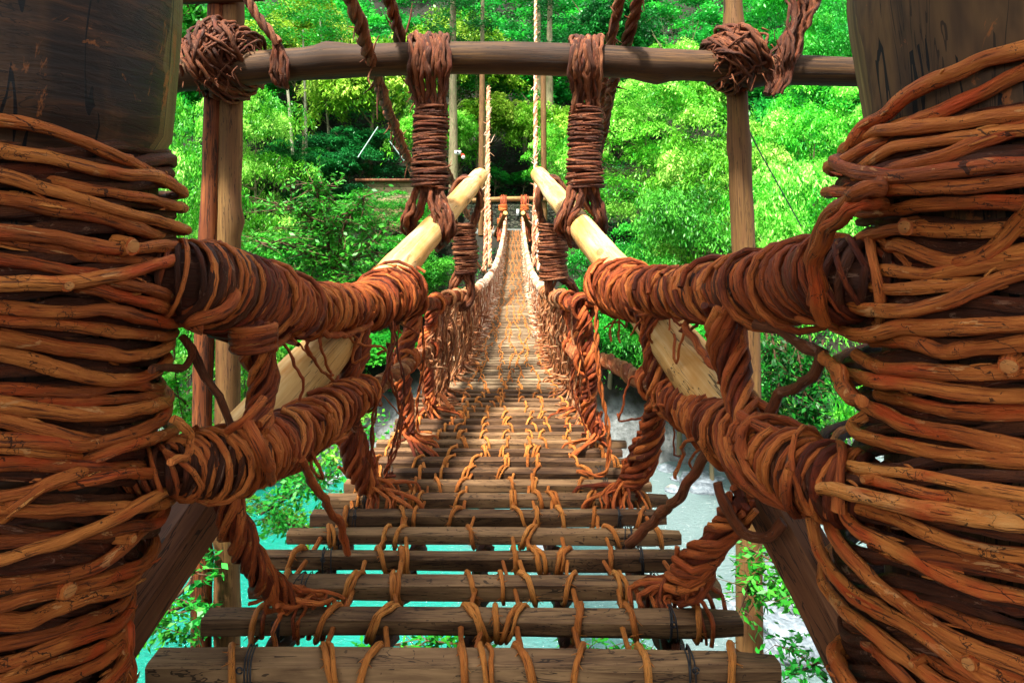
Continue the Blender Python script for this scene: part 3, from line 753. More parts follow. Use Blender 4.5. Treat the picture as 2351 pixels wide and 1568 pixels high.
# ------------------------------------------------------------------ vine hangers
def rings(mb, cfun, ys, rfun, rv, depth_k, tint):
    for y in ys:
        c = cfun(y); r = rfun(y); a0 = RS.rand()*6
        tl = RS.uniform(-.12, .12); tl2 = RS.uniform(-.1, .1)
        a = a0+np.linspace(0, 2*PI*1.05, 22)
        w = 1+.05*np.sin(a*2+RS.rand()*6)+.03*np.sin(a*5)
        P = c+np.stack([np.cos(a)*r*w, np.sin(a)*r*depth_k*w, np.cos(a)*r*tl+np.sin(a)*r*tl2+np.linspace(-.5, .5, 22)*rv*1.2], 1)
        tube(mb, P, rv*RS.uniform(.6, 1.3), sides=6, step=0, rough=.14, t=RS.uniform(*tint))
def hanger_over_beam(cx0, cx1, y0, yw0, yw1, ylog, legs, wtop, wmid, d, beamd, label, side, mat=M['vine_dark'], rk=.12, nstr=20, group='vine hangers tied to the crossbeam'):
    k = d/F
    root = thing('vine_hanger', label, 'vine hanger', tuple(at((cx0+cx1)/2, ylog, d)), group)
    mb = MB()
    for s in range(nstr):        # strands over the beam and down to the collar
        u = (s+.5)/nstr*2-1+RS.uniform(-.08, .08)
        x0 = cx0+u*wtop; x1 = cx1+u*wmid*.8
        P = [at(x0, yw0*.45+y0*.55+20, beamd+.20), at(x0+RS.uniform(-4, 4), y0+18, beamd+.17), at(x0, y0+RS.uniform(-4, 6), beamd), at(x0+RS.uniform(-5, 5), y0+22, beamd-.17),
             at(x0+RS.uniform(-5, 5), y0+70, beamd-.19), at((x0+x1)/2+RS.uniform(-6, 6), (y0+yw0)/2+30, d-.10+RS.uniform(-.03, .03)), at(x1, yw0, d-RS.uniform(0, .08)), at(x1+RS.uniform(-5, 5), yw0+40, d)]
        tube(mb, P, RS.uniform(.014, .026), sides=7, step=.03, rough=.16, t=RS.uniform(.1, .9), wob=.5, knots=RS.randint(0, 3))
    mb.build('upper_strands', mat, root)
    mb = MB()
    cf = lambda y: at(cx1+(y-yw0)*0+math.sin(y*.03)*2, y, d)
    ys = np.arange(yw0-4, yw1+4, 4.6)
    rings(mb, cf, ys, lambda y: (wmid+math.sin(y*.05)*2+3*((y-yw0)/(yw1-yw0)))*k, .0125, .8, (.05, .85))
    rings(mb, cf, ys[::2]+2, lambda y: (wmid*.86)*k, .016, .8, (.0, .4))
    mb.build('collar', mat, root)
    mb = MB()
    lp = logat(side, d+.25)
    for li, lg in enumerate(legs):
        for s in range(nstr//2+2):
            u = RS.uniform(-1, 1)
            P = [at(cx1+(li-.5)*wmid*.9+u*10, yw1-30, d+RS.uniform(-.06, .06))]
            for (x, y, w, dd) in lg:
                P.append(at(x+u*w+RS.uniform(-4, 4), y+RS.uniform(-6, 6), d+dd+RS.uniform(-.05, .05)))
            tube(mb, P, RS.uniform(.013, .024), sides=7, step=.03, rough=.16, t=RS.uniform(.1, .85), wob=.6, knots=RS.randint(0, 2))
    mb.build('lower_strands', mat, root)
    return root
hanger_over_beam(985, 988, 82, 252, 425, 560, [[(960, 460, 18, -.02), (940, 500, 17, .0), (948, 535, 13, .15), (978, 560, 6, .35)], [(1006, 460, 19, -.1), (1016, 500, 21, -.16), (1020, 540, 17, -.16), (1005, 566, 6, .1)]],
                 42, 37, 5.75, GD-.26, 'left vine hanger over the crossbeam, gripping the pale log below', -1)
hanger_over_beam(1345, 1344, 86, 255, 430, 555, [[(1316, 465, 19, -.1), (1300, 500, 20, -.16), (1298, 535, 17, -.14), (1322, 562, 6, .1)], [(1366, 460, 18, .0), (1380, 500, 14, .0), (1380, 530, 12, .12), (1350, 560, 6, .32)]],
                 36, 36, 5.75, GD-.26, 'right vine hanger over the crossbeam, gripping the pale log below', 1)
def hanger_over_log(side, cx, ytop, hw, yc0, yc1, wc, ybot, legs, d, label):
    root = thing('vine_hanger', label, 'vine hanger', tuple(at(cx, ybot, d)), 'vine hangers looped over the pale logs')
    mb = MB()
    for s in range(22):
        u = RS.uniform(-.5, 1.); h = hw*(1+.15*u); dd = RS.uniform(-.25, .25); sk = RS.uniform(-3, 3)
        P = [at(cx-wc*.6+RS.uniform(-8, 6), yc0+15, d), at(cx-h*.9+sk, yc0-28, d+dd*.5), at(cx-h+sk, ytop+45, d+dd), at(cx-h*.55+sk, ytop+12-u*6, d+dd), at(cx+sk, ytop-u*7, d+dd),
             at(cx+h*.6+sk, ytop+10-u*6, d+dd), at(cx+h+sk, ytop+42, d+dd), at(cx+h*.85+sk, yc0-30, d+dd*.5), at(cx+wc*.6+RS.uniform(-6, 8), yc0+15, d)]
        tube(mb, P, RS.uniform(.016, .028), sides=6, step=.04, rough=.15, t=RS.uniform(.1, .9), wob=.5)
    mb.build('log_loop', M['vine_dark'], root)
    mb = MB(); k = d/F
    ys = np.arange(yc0, yc1, 3.6)
    rings(mb, lambda y: at(cx+(y-yc0)*.03, y, d), ys, lambda y: (wc+math.sin(y*.09)*2)*k, .0145, .8, (.15, 1.))
    rings(mb, lambda y: at(cx+(y-yc0)*.03, y, d), ys[::2], lambda y: (wc*.86)*k, .018, .8, (.0, .4))
    mb.build('collar', M['vine_dark'], root)
    mb = MB()
    for s in range(30):
        lg = legs[s % len(legs)]; u = RS.uniform(-1, 1)
        P = [at(cx+u*wc*.7, yc1-15, d)]+[at(x+u*w, y, d+RS.uniform(-.06, .06)) for x, y, w in lg]
        tube(mb, P, RS.uniform(.014, .024), sides=6, step=.04, rough=.15, t=RS.uniform(.15, 1.), wob=.5)
    mb.build('lower_strands', M['vine_dark'], root)
hanger_over_log(-1, 1067, 412, 33, 517, 628, 26, 700, [[(1042, 655, 9), (1040, 690, 8), (1056, 712, 4)], [(1080, 655, 8), (1078, 690, 8), (1060, 710, 4)]], 8.1, 'far left vine hanger looped over the tip of the pale log, holding the handrail')
hanger_over_log(1, 1268, 412, 30, 517, 640, 31, 700, [[(1262, 660, 8), (1268, 690, 8), (1290, 705, 4)], [(1312, 655, 9), (1318, 685, 8), (1300, 705, 4)]], 8.1, 'far right vine hanger looped over the tip of the pale log, holding the handrail')

# ------------------------------------------------------------------ cables from above
def cable(pts, rad, label, mat=M['vine_dark'], strands=3, messy=.3, group='twisted suspension vines'):
    mb = MB(); P = [at(*p) for p in pts]
    twist(mb, P, rad, strands, pitch=.55, sides=6, messy=messy)
    C = catmull(np.array(P), .15)
    for k in range(len(C)*2):
        p = C[RS.randint(len(C))]+RS.randn(3)*rad*.5; q = p+RS.randn(3)*np.array([.06, .06, .10])
        tube(mb, [p, (p+q)/2+RS.randn(3)*.01, q], [rad*.2, rad*.16, rad*.06], sides=4, step=.04, rough=.1, t=RS.uniform(.3, 1.))
    tag(mb.build('suspension_vine', mat), label, 'suspension vine', group)
cable([(790, -40, 4.6), (820, 40, 5.0), (868, 190, 6.0), (905, 290, 7.4), (950, 395, 9.2), (1000, 480, 12), (1060, 570, 16), (1112, 625, 20)], .062, 'twisted vine cable crossing the crossbeam left of the left hanger, the outer of the pair')
cable([(885, -40, 5.2), (905, 40, 5.6), (945, 190, 6.6), (975, 270, 7.6), (1010, 360, 9), (1040, 420, 11), (1075, 500, 15)], .058, 'twisted vine cable passing behind the left hanger, the inner of the pair')
cable([(1432, -40, 5.4), (1410, 60, 5.8), (1385, 190, 6.6), (1375, 300, 7.6), (1366, 400, 9.5), (1325, 500, 12.5), (1280, 580, 17), (1244, 620, 20)], .055, 'twisted vine cable just right of the right hanger, the inner of the pair')
cable([(1475, -40, 5.2), (1450, 60, 5.6), (1408, 190, 6.4), (1388, 290, 7.2), (1372, 360, 8), (1350, 440, 10)], .055, 'twisted vine cable right of the right hanger, the outer of the pair')
def farpair(x0, pts, pts2, label):
    mb = MB()
    for q in (pts, pts2):
        twist(mb, [at(*p) for p in q], .070, 3, pitch=.7, sides=5, messy=.4)
    for k in range(120):
        q = pts if k % 2 else pts2; s = RS.rand(); i_ = min(int(s*(len(q)-1)), len(q)-2); tt = s*(len(q)-1)-i_
        p = at(*q[i_])*(1-tt)+at(*q[i_+1])*tt+RS.randn(3)*.03; e = p+RS.randn(3)*np.array([.10, .1, .18])
        tube(mb, [p, (p+e)/2+RS.randn(3)*.02, e], [.016, .013, .006], sides=4, step=.08, rough=.1, t=RS.uniform(.4, 1.))
    tag(mb.build('suspension_vine', M['vine_pale']), label, 'suspension vine', 'pale doubled vines dropping to the handrails')
farpair(0, [(1121, 200, 27), (1120, 300, 25), (1118, 420, 22.5), (1116, 520, 20.5), (1113, 622, 19)], [(1123, 200, 27), (1122, 300, 25), (1122, 420, 22.5), (1124, 520, 20.5), (1126, 610, 19)], 'pale doubled vine hanging to the left handrail at mid bridge')
farpair(0, [(1230, -30, 33), (1230, 120, 28), (1229, 300, 25), (1231, 420, 22.5), (1233, 520, 20.5), (1238, 622, 19)], [(1231, -30, 33), (1231, 120, 28), (1231, 300, 25), (1230, 420, 22.5), (1226, 520, 20.5), (1227, 610, 19)], 'pale doubled vine hanging to the right handrail at mid bridge')
mb = MB(); tube(mb, [at(1705, 268, GD+.1), at(1740, 340, 6.6), at(1790, 430, 7.4), at(1840, 520, 8.4)], .008, sides=5, step=.1, rough=0)
tag(mb.build('guy_wire', M['black']), 'thin black guy wire slanting down from the right gateway post', 'wire')

# ------------------------------------------------------------------ wrapped rails near the trunks
def wrapped(name, pts, rc, rv, nstr, label, tint=(.25, .85), lean=.35, bigs=()):
    P = [at(x, y, d) for x, y, d in pts]; R = [(r*d/F-rv*2.6)/1.04 for (x, y, d), r in zip(pts, rc)]
    root = thing(name, label, 'wrapped rail', tuple(P[len(P)//2]), 'rails wrapped in coiled vine')
    mb = MB(); tube(mb, P, np.array(R)*.97, sides=14, step=.05, rough=.05, t=.1); mb.build('core_rope', M['vine_dark'], root)
    L = sum(np.linalg.norm(P[k+1]-P[k]) for k in range(len(P)-1))
    # inner layer in dark bark, painting the shade between coils; then outer layer
    for layer, (tl, th, jt) in enumerate(((0., .35, .05), (tint[0], tint[1], .10))):
        for k in range(nstr):
            s0 = k/nstr-.02; s1 = (k+1)/nstr+.03
            tr = (s1-s0)*L/(rv*(2.9 if layer else 2.4))
            mb = MB()
            coil(mb, P, np.array(R)+layer*rv*.9, rv*RS.uniform(.7, 1.25), tr, start=RS.rand()*6.28, lean=lean*RS.uniform(.6, 1.2), sides=7, t=RS.uniform(tl-.1, th+.1), jit=jt*1.25, s0=max(0, s0), s1=min(1, s1))
            mb.build('vine_coil', M['vine_coil' if layer else 'vine_dark'], root)
    # loose turns standing off the wrap
    for k in range(int(L*11)):
        s = RS.rand()*.94
        mb = MB()
        coil(mb, P, np.array(R)+rv*2.3, rv*RS.uniform(.8, 1.25), RS.uniform(.6, 1.4), start=RS.rand()*6.28, lean=RS.uniform(.3, .9)*RS.choice([-1, 1]), sides=7, t=RS.uniform(.35, .95), jit=.16, s0=s, s1=min(1, s+.06))
        mb.build('loose_coil', M['vine_coil'], root)
    return root, P
ul, ulP = wrapped('wrapped_rail', [(300, 632, 1.60), (395, 640, 1.62), (450, 648, 1.68), (520, 668, 1.85), (600, 690, 2.1), (680, 712, 2.55), (740, 712, 2.95), (800, 704, 3.3), (845, 692, 3.65)],
        [96, 100, 104, 102, 86, 66, 57, 51, 46], .0106, 12, 'upper handrail thickly wrapped in orange vine, joined to the left trunk')
ll, llP = wrapped('wrapped_rail', [(290, 1085, 1.6), (385, 1075, 1.62), (440, 1068, 1.68), (510, 1062, 1.75), (585, 1040, 1.9), (670, 1000, 2.25), (745, 955, 2.7), (800, 920, 3.1), (838, 900, 3.4)],
        [64, 68, 76, 84, 80, 64, 54, 46, 36], .0094, 12, 'lower side rail wrapped in orange vine, joined to the left trunk')
ur, urP = wrapped('wrapped_rail', [(2070, 636, 1.58), (1985, 640, 1.6), (1915, 640, 1.68), (1840, 652, 1.85), (1760, 662, 2.05), (1680, 668, 2.3), (1600, 672, 2.65), (1530, 672, 3.0), (1475, 662, 3.4)],
        [98, 104, 104, 92, 84, 78, 64, 54, 46], .0114, 12, 'upper handrail thickly wrapped in orange vine, joined to the right trunk')
lr, lrP = wrapped('wrapped_rail', [(2070, 1150, 1.56), (1985, 1130, 1.58), (1910, 1108, 1.64), (1835, 1080, 1.75), (1760, 1045, 1.95), (1690, 1000, 2.25), (1620, 960, 2.6), (1560, 920, 3.0), (1520, 890, 3.4)],
        [86, 92, 94, 92, 84, 72, 56, 46, 36], .0108, 12, 'lower side rail wrapped in orange vine, joined to the right trunk')

# big coil knots where handrail and log meet
def knot(side, pts, rr, label):
    P = [at(*p) for p in pts]
    root = thing('vine_knot', label, 'vine knot', tuple(P[len(P)//2]), 'coiled knots joining handrail and log')
    mb = MB(); tube(mb, P, [r*p[2]/F*.93 for r, p in zip(rr, pts)], sides=12, step=.05, t=.05); mb.build('core', M['vine_dark'], root)
    L = sum(np.linalg.norm(P[k+1]-P[k]) for k in range(len(P)-1))
    for k in range(7):
        s0 = k/7; mb = MB()
        coil(mb, P, np.array([r*p[2]/F for r, p in zip(rr, pts)]), 0.0115*RS.uniform(.8, 1.2), 7., start=RS.rand()*6, lean=.3, sides=7, t=RS.uniform(.25, .8), jit=.10, s0=s0, s1=min(1, s0+.2))
        mb.build('vine_coil', M['vine_coil'], root)
    for k in range(18):
        s = RS.rand()*.85; mb = MB()
        coil(mb, P, np.array([r*p[2]/F for r, p in zip(rr, pts)])*RS.uniform(1.03, 1.2), .011, RS.uniform(.8, 1.5), start=RS.rand()*6, lean=RS.uniform(.2, .6), sides=7, t=RS.uniform(.4, 1.), jit=.14, s0=s, s1=s+.1)
        mb.build('loose_coil', M['vine_coil'], root)
knot(-1, [(828, 712, 3.5), (868, 690, 3.9), (905, 672, 4.3), (938, 664, 4.7)], [44, 50, 52, 42], 'fat orange coil knot binding the left handrail to the pale log')
knot(1, [(1492, 695, 3.45), (1452, 672, 3.8), (1422, 655, 4.2), (1398, 648, 4.6)], [46, 52, 52, 42], 'fat orange coil knot binding the right handrail to the pale log')

# ------------------------------------------------------------------ the bridge
bridge = thing('vine_bridge', 'long sagging footbridge of wooden slats and woven vine sides', 'footbridge', (cxd(20), 20., deckz(20)))
SP = .27; D0 = 1.955
nsl = int((LEN-D0)/SP)
rest = MB(); restties = MB()
tiecols = [-.78, -.47, -.33, -.10, .05, .22, .38, .60, .80]
wanders = [RS.rand(3)*6 for _ in tiecols]
def tie_path(x, d, w, h, slant, z):
    """a vine loop round a slat, tail running to the next slat"""
    hw = w/2+.006; hh = h/2+.006; P = []
    base = deckP(x, d, z)
    seq = [(-slant*.3, hw*.9, -hh), (-slant*.15, hw+.004, 0), (0, hw*.85, hh), (slant*.3, 0, hh+.010), (slant*.6, -hw*.8, hh+.004), (slant*.85, -hw-.010, -hh*.1), (slant, -hw*.95, -hh*1.05), (slant*1.05, -.0, -hh-.012)]
    for dx, dy, dz in seq: P.append(base+np.array([dx, dy, dz]))
    return P
def slat_mb_dims(k):
    return (.085 if k < 3 else .072)*RS.uniform(.88, 1.1), (.066 if k > 0 else .08)*RS.uniform(.88, 1.12)
for k in range(nsl):
    d = D0+SP*k
    if k > 60: d += 0
    w, h = slat_mb_dims(k); hl = RS.uniform(.93, 1.02)
    off = RS.uniform(-.03, .03)
    pale = d > 7.5
    yaw = RS.uniform(-.014, .014)
    zt = -h/2
    a = deckP(-hl+off, d-yaw, zt); b2 = deckP(hl+off, d+yaw, zt)
    near = k < 100
    if near:
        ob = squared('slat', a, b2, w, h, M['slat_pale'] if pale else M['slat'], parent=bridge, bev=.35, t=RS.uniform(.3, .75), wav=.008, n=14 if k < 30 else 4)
    else:
        rest.add(np.array([a+[0, -w/2, -h/2], a+[0, w/2, -h/2], a+[0, w/2, h/2], a+[0, -w/2, h/2], b2+[0, -w/2, -h/2], b2+[0, w/2, -h/2], b2+[0, w/2, h/2], b2+[0, -w/2, h/2]]),
                 [[0, 1, 2, 3], [7, 6, 5, 4], [0, 4, 5, 1], [1, 5, 6, 2], [2, 6, 7, 3], [3, 7, 4, 0]], np.tile([[0, 0], [0, .08], [2, .08], [2, 0]], (6, 1))+RS.rand(2)*9, RS.uniform(.3, .7))
    tmb = MB() if near else restties
    for c, x in enumerate(tiecols):
        wn = wanders[c]
        xx = x+.05*math.sin(d*.9+wn[0])+.035*math.sin(d*2.3+wn[1])+RS.uniform(-.015, .015)
        if k < 12 and RS.rand() < .06: continue
        rt_ = (.0115 if k < 6 else .0105)*RS.uniform(.8, 1.15)
        if d > 7: rt_ = .0095
        P = tie_path(xx, d, w, h, RS.uniform(-.075, .075), zt)
        m_ = MB() if near else tmb
        tube(m_, P, rt_, sides=7 if k < 22 else 4, step=.02 if k < 22 else .08, rough=.14, t=RS.uniform(.35, .95), wob=.15)
        if k < 22:
            if RS.rand() < .3:   # doubled turn
                P2 = [p+np.array([RS.uniform(.012, .03), 0, .0]) for p in P]
                tube(m_, P2, rt_*.8, sides=7, step=.02, rough=.14, t=RS.uniform(.3, .9), wob=.2)
            for q in range(16):   # frayed fibres
                p = P[RS.randint(2, 6)]+RS.randn(3)*.004; e = p+np.array([RS.uniform(-.03, .03), RS.uniform(-.015, .0), RS.uniform(-.03, .012)])
                tube(m_, [p, (p+e)/2, e], [.0022, .0018, .0008], sides=3, step=0, rough=0, t=RS.uniform(.3, .9), cap=False)
            m_.build('vine_tie', M['tie'], ob)
            # link to the slat behind
            if RS.rand() < .92:
                q0 = deckP(xx+RS.uniform(-.02, .02), d+w/2, zt-.02); q1 = deckP(xx+RS.uniform(-.03, .03), d+SP-w/2, zt+.01)
                m2 = MB(); tube(m2, [q0, (q0+q1)/2+np.array([RS.uniform(-.02, .02), 0, -.015]), q1], rt_*.9, sides=6, step=.03, rough=.1, t=RS.uniform(.2, .7)); m2.build('vine_link', M['tie'], ob)
        else:
            # lengthwise run to the next slat
            q0 = deckP(xx, d-.02, .012); q1 = deckP(x+.05*math.sin((d+SP)*.9+wn[0])+.035*math.sin((d+SP)*2.3+wn[1]), d+SP, .012)
            if RS.rand() < .8: tube(m_, [q0, (q0+q1)/2+np.array([RS.uniform(-.02, .02), 0, -.01]), q1], rt_*.8, sides=4, step=0, rough=0, t=RS.uniform(.4, 1.), cap=False)
            if near: m_.build('vine_tie', M['tie'], ob)
    if k < 9:   # black binding wire near the ends
        for sx in (-.72, .70):
            m_ = MB()
            for q in range(3):
                P = tie_path(sx+RS.uniform(-.02, .02), d, w+.002, h+.002, RS.uniform(-.03, .03), zt); tube(m_, P, .0028, sides=4, step=.02, rough=0)
            c0 = deckP(sx, d-w/2-.012, -.012); aa = np.linspace(0, 5.8, 9)
            tube(m_, c0+np.stack([np.cos(aa)*.010, 0*aa-.003, np.sin(aa)*.010], 1), .003, sides=4, step=0, rough=0)
            m_.build('binding_wire', M['black'], ob)
o = rest.build('slats', M['slat_pale'], bridge, smooth=False); o['kind'] = 'stuff'
o = restties.build('far_vine_ties', M['tie'], bridge); o['kind'] = 'stuff'
# carrying ropes beneath the slats
for x in (-.74, -.36, -.02, .33, .70):
    mb = MB(); P = [deckP(x+.02*math.sin(d), d, -.13) for d in np.arange(1.5, LEN+.5, 1.5)]
    twist(mb, P, .05, 3, pitch=.5, sides=5, t=.2); mb.build('bearer_rope', M['vine_dark'], bridge)
# side ropes
def railpt(side, d, upper):
    hz = 1.10 if upper else .66
    if side < 0: hw = -.64 if upper else -.70
    else: hw = .66 if upper else .68
    return deckP(hw, d, hz+.02*math.sin(d*2+side))
def side_rope(side, upper, pre):
    ds = np.concatenate([np.arange(5.4, 46.8, 1.2)])
    P = [at(*p) for p in pre]+[railpt(side, d, upper) for d in ds]
    cut = len(pre)+5
    r = .062 if upper else .058
    mb = MB(); twist(mb, P[:cut+1], r, 4, pitch=.42, sides=8); mb.build('hand_rope' if upper else 'side_rope', M['vine_coil'] if upper else M['vine_mix'], bridge)
    mb = MB(); twist(mb, P[cut:], r*(1.25 if upper else 1.), 4, pitch=.6, sides=5, messy=.2)
    return mb, P[cut:]
for side, upper, pre in ((-1, 1, [(830, 700, 3.5), (930, 692, 4.4)]), (1, 1, [(1485, 680, 3.4), (1385, 682, 4.4)]), (-1, 0, [(820, 915, 3.3), (875, 880, 3.9), (935, 838, 4.6)]), (1, 0, [(1535, 905, 3.3), (1465, 870, 3.9), (1400, 832, 4.6)])):
    mb, P = side_rope(side, upper, pre)
    if upper:   # overlapping hitches all along the far handrail
        C = catmull(np.array(P), .16)
        for c in C[::1]:
            a = np.linspace(0, 5.9, 10); rr = .085*RS.uniform(.8, 1.15)
            tl = RS.uniform(-.8, .8)
            Q = c+np.stack([np.cos(a)*rr, np.cos(a)*rr*tl+RS.uniform(-.03, .03), np.sin(a)*rr], 1)
            tube(mb, Q, .02*RS.uniform(.7, 1.2), sides=5, step=0, rough=.1, t=RS.uniform(.3, 1.), cap=False)
    mb.build('hand_rope' if upper else 'side_rope', M['vine_pale'] if upper else M['vine_pale'], bridge)
# upright twisted ropes
for side in (-1, 1):
    d = 3.55
    idx = 0
    while d < 46.3:
        up = railpt(side, d, 1) if d > 4.6 else at(*((815, 735, 3.45) if side < 0 else (1500, 720, 3.35)))
        lo = railpt(side, d, 0) if d > 4.3 else at(*((812, 905, 3.4) if side < 0 else (1500, 880, 3.4)))
        b0 = deckP(side*(.70 if side < 0 else .78)+RS.uniform(-.02, .02), d, .0)
        j = lambda s: RS.randn(3)*s
        lean = RS.uniform(-.08, .08)
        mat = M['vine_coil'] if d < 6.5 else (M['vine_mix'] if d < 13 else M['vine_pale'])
        r = .066 if d < 9 else .064
        mb = MB()
        P = [up+np.array([-.02*side, 0, .05]), up*.72+lo*.28+j(.02)+[0, lean, 0], (up+lo)/2+j(.022), lo+np.array([.05*side, -.05, 0])+j(.01), (lo+b0)/2+j(.03)+[.03*side, 0, 0], b0+np.array([0, 0, .10])]
        twist(mb, P, [r*.9, r, r*1.05, r*1.15, r, r*.9], 7 if d < 9 else (5 if d < 16 else 3), pitch=.36, sides=6 if d < 12 else 4, messy=.2)
        # splayed roots on the slats
        for q in range(12 if d < 12 else 4):
            e = b0+np.array([-side*RS.uniform(-.12, .30), RS.uniform(-.22, .22), .012])
            tube(mb, [b0+[0, 0, .2]+j(.03), b0+[0, 0, .1]+j(.03), (b0+e)/2+[0, 0, .04], e, e+np.array([-side*.03, 0, -.06])], RS.uniform(.008, .015), sides=5, step=.03, rough=.12, t=RS.uniform(.2, .9))
        # hitches on rail and lower rope
        for c, rr in ((up, .085), (lo, .078)):
            for q in range(5 if d < 12 else 2):
                a = np.linspace(0, 6.5, 14)+RS.rand()*6; sh = RS.uniform(-.07, .07)
                Q = c+np.stack([np.cos(a)*rr, sh+np.sin(a*.5)*.03, np.sin(a)*rr*1.1], 1)+j(.004)
                tube(mb, Q, RS.uniform(.012, .018), sides=5, step=0, rough=.12, t=RS.uniform(.3, .95))
        mb.build('upright_rope', mat, bridge)
        d += 1.2 if d < 5 else (1.02 if d < 9 else (.85 if d < 20 else 1.2)); idx += 1
# thinner strands laced between the uprights, hanging from hand rope to slat ends
for side in (-1, 1):
    for (da, db, n, rv) in ((3.6, 5.5, 4, .010), (5.5, 8.8, 26, .010), (8.8, 13, 95, .012), (13, 20, 210, .015), (20, 32, 380, .019), (32, 46.3, 330, .024)):
        mb = MB()
        for k in range(n):
            d = da+(db-da)*RS.rand(); sh = RS.uniform(-.35, .35)*(1 if d < 13 else 1.3); hw = (.68 if side < 0 else .71); bow = RS.uniform(-.09, .09)
            z0 = 1.10*(1 if RS.rand() < .7 else RS.uniform(.5, 1)); z1 = .02 if RS.rand() < .7 else RS.uniform(.1, .6)
            P = []
            for q, f_ in enumerate((0, .25, .5, .75, 1.)):
                zz = z0+(z1-z0)*f_
                P.append(deckP(side*(hw-.04*(zz/1.1)+.03*math.sin(f_*7+k)+bow*math.sin(f_*PI)), d+sh*f_+RS.uniform(-.03, .03), zz))
            e = P[-1]+np.array([-side*RS.uniform(.0, .22), RS.uniform(-.06, .06), -.015]); P.append(e)
            if d < 16: twist(mb, P, rv*RS.uniform(1.1, 1.9), 2, pitch=.22, sides=4, messy=.3)
            else: tube(mb, P, rv*RS.uniform(.6, 1.3), sides=4, step=.12, rough=.15, t=RS.uniform(.2, 1.), cap=False, wob=.6)
            if RS.rand() < .3:   # short frayed bark strip
                p = P[RS.randint(1, 4)]; q_ = p+RS.randn(3)*np.array([.03, .05, .07]); tube(mb, [p, (p+q_)/2+[0, 0, -.01], q_], [rv*.5, rv*.6, rv*.2], sides=4, step=0, rough=0, t=RS.uniform(.6, 1.), cap=False)
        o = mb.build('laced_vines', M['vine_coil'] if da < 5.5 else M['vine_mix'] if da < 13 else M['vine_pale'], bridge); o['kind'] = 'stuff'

# big upright ropes at the entrance
def upright(pts, rad, label, n=7, pitch=.44, mat=M['vine_coil'], splay=None, group='thick twisted uprights at the entrance'):
    mb = MB(); P = [at(*p) for p in pts]; R = [r*p[2]/F for r, p in zip(rad, pts)]
    tube(mb, P, [a*.38 for a in R], sides=8, step=.04, t=.0)
    twist(mb, P, R, n, pitch=pitch, sides=8, messy=.32, sr=1.0); twist(mb, P, [a*.72 for a in R], 3, pitch=pitch*1.3, sides=6, messy=.4, t=.15)
    if splay:
        for e in splay:
            for tw in range(3):
                a = P[-1]+RS.randn(3)*.025; q = at(*e)+np.array([RS.uniform(-.07, .07), RS.uniform(-.04, .05), 0]); q[2] = max(q[2], deckz(q[1])+.012)
                tube(mb, [P[-2]+RS.randn(3)*.03, a, (a+q)/2+np.array([0, 0, .02])+RS.randn(3)*.012, q, q+np.array([RS.uniform(-.01, .01), -.05, -.02]), q+np.array([RS.uniform(-.01, .01), -.055, -.09])], RS.uniform(.006, .011), sides=6, step=.025, rough=.14, t=RS.uniform(.3, .9), wob=.3)
    return tag(mb.build('upright_rope', mat), label, 'vine upright', group)
upright([(585, 752, 1.80), (592, 810, 1.84), (603, 870, 1.88), (602, 930, 1.86), (585, 990, 1.78)], [40, 38, 36, 34, 34], 'thick twisted vine upright between the upper and lower wrapped rails by the left trunk')
upright([(520, 1120, 1.83), (530, 1180, 1.86), (558, 1245, 1.92), (590, 1310, 2.0), (625, 1352, 2.12), (662, 1378, 2.2)], [36, 36, 36, 34, 34, 28], 'thick twisted vine upright dropping from the lower left wrapped rail to the slats',
        splay=[(700, 1392, 2.27), (735, 1402, 2.25), (690, 1360, 2.35), (760, 1398, 2.28), (640, 1400, 2.2), (720, 1378, 2.3)])
upright([(1660, 700, 2.2), (1668, 790, 2.2), (1686, 860, 2.18), (1705, 930, 2.1), (1718, 985, 2.02)], [48, 45, 42, 40, 40], 'thick twisted vine upright between the upper and lower wrapped rails by the right trunk', n=8)
upright([(1700, 1150, 2.0), (1672, 1200, 2.1), (1630, 1262, 2.18), (1592, 1310, 2.25), (1562, 1350, 2.32)], [38, 36, 42, 48, 44], 'thick vine upright flaring out onto the slats under the lower right wrapped rail', n=8,
        splay=[(1500, 1392, 2.33), (1520, 1372, 2.37), (1545, 1396, 2.3), (1570, 1400, 2.27), (1600, 1398, 2.26), (1490, 1350, 2.45), (1480, 1378, 2.38), (1630, 1380, 2.3)])
# next pair just behind the knots
upright([(812, 735, 3.35), (806, 820, 3.3), (800, 905, 3.3), (800, 985, 3.35), (812, 1060, 3.4), (850, 1118, 3.5)], [26, 27, 26, 30, 30, 26], 'twisted vine upright under the left coil knot, second from the left trunk', n=7,
        splay=[(880, 1140, 3.45), (900, 1135, 3.5), (870, 1150, 3.4), (890, 1120, 3.6), (840, 1145, 3.45)])
upright([(1488, 720, 3.3), (1500, 810, 3.25), (1510, 900, 3.2), (1500, 980, 3.3), (1480, 1050, 3.4), (1448, 1110, 3.5)], [27, 28, 28, 30, 30, 26], 'twisted vine upright under the right coil knot, second from the right trunk', n=7,
        splay=[(1410, 1140, 3.45), (1400, 1125, 3.5), (1425, 1148, 3.42), (1450, 1145, 3.45), (1390, 1135, 3.5)])

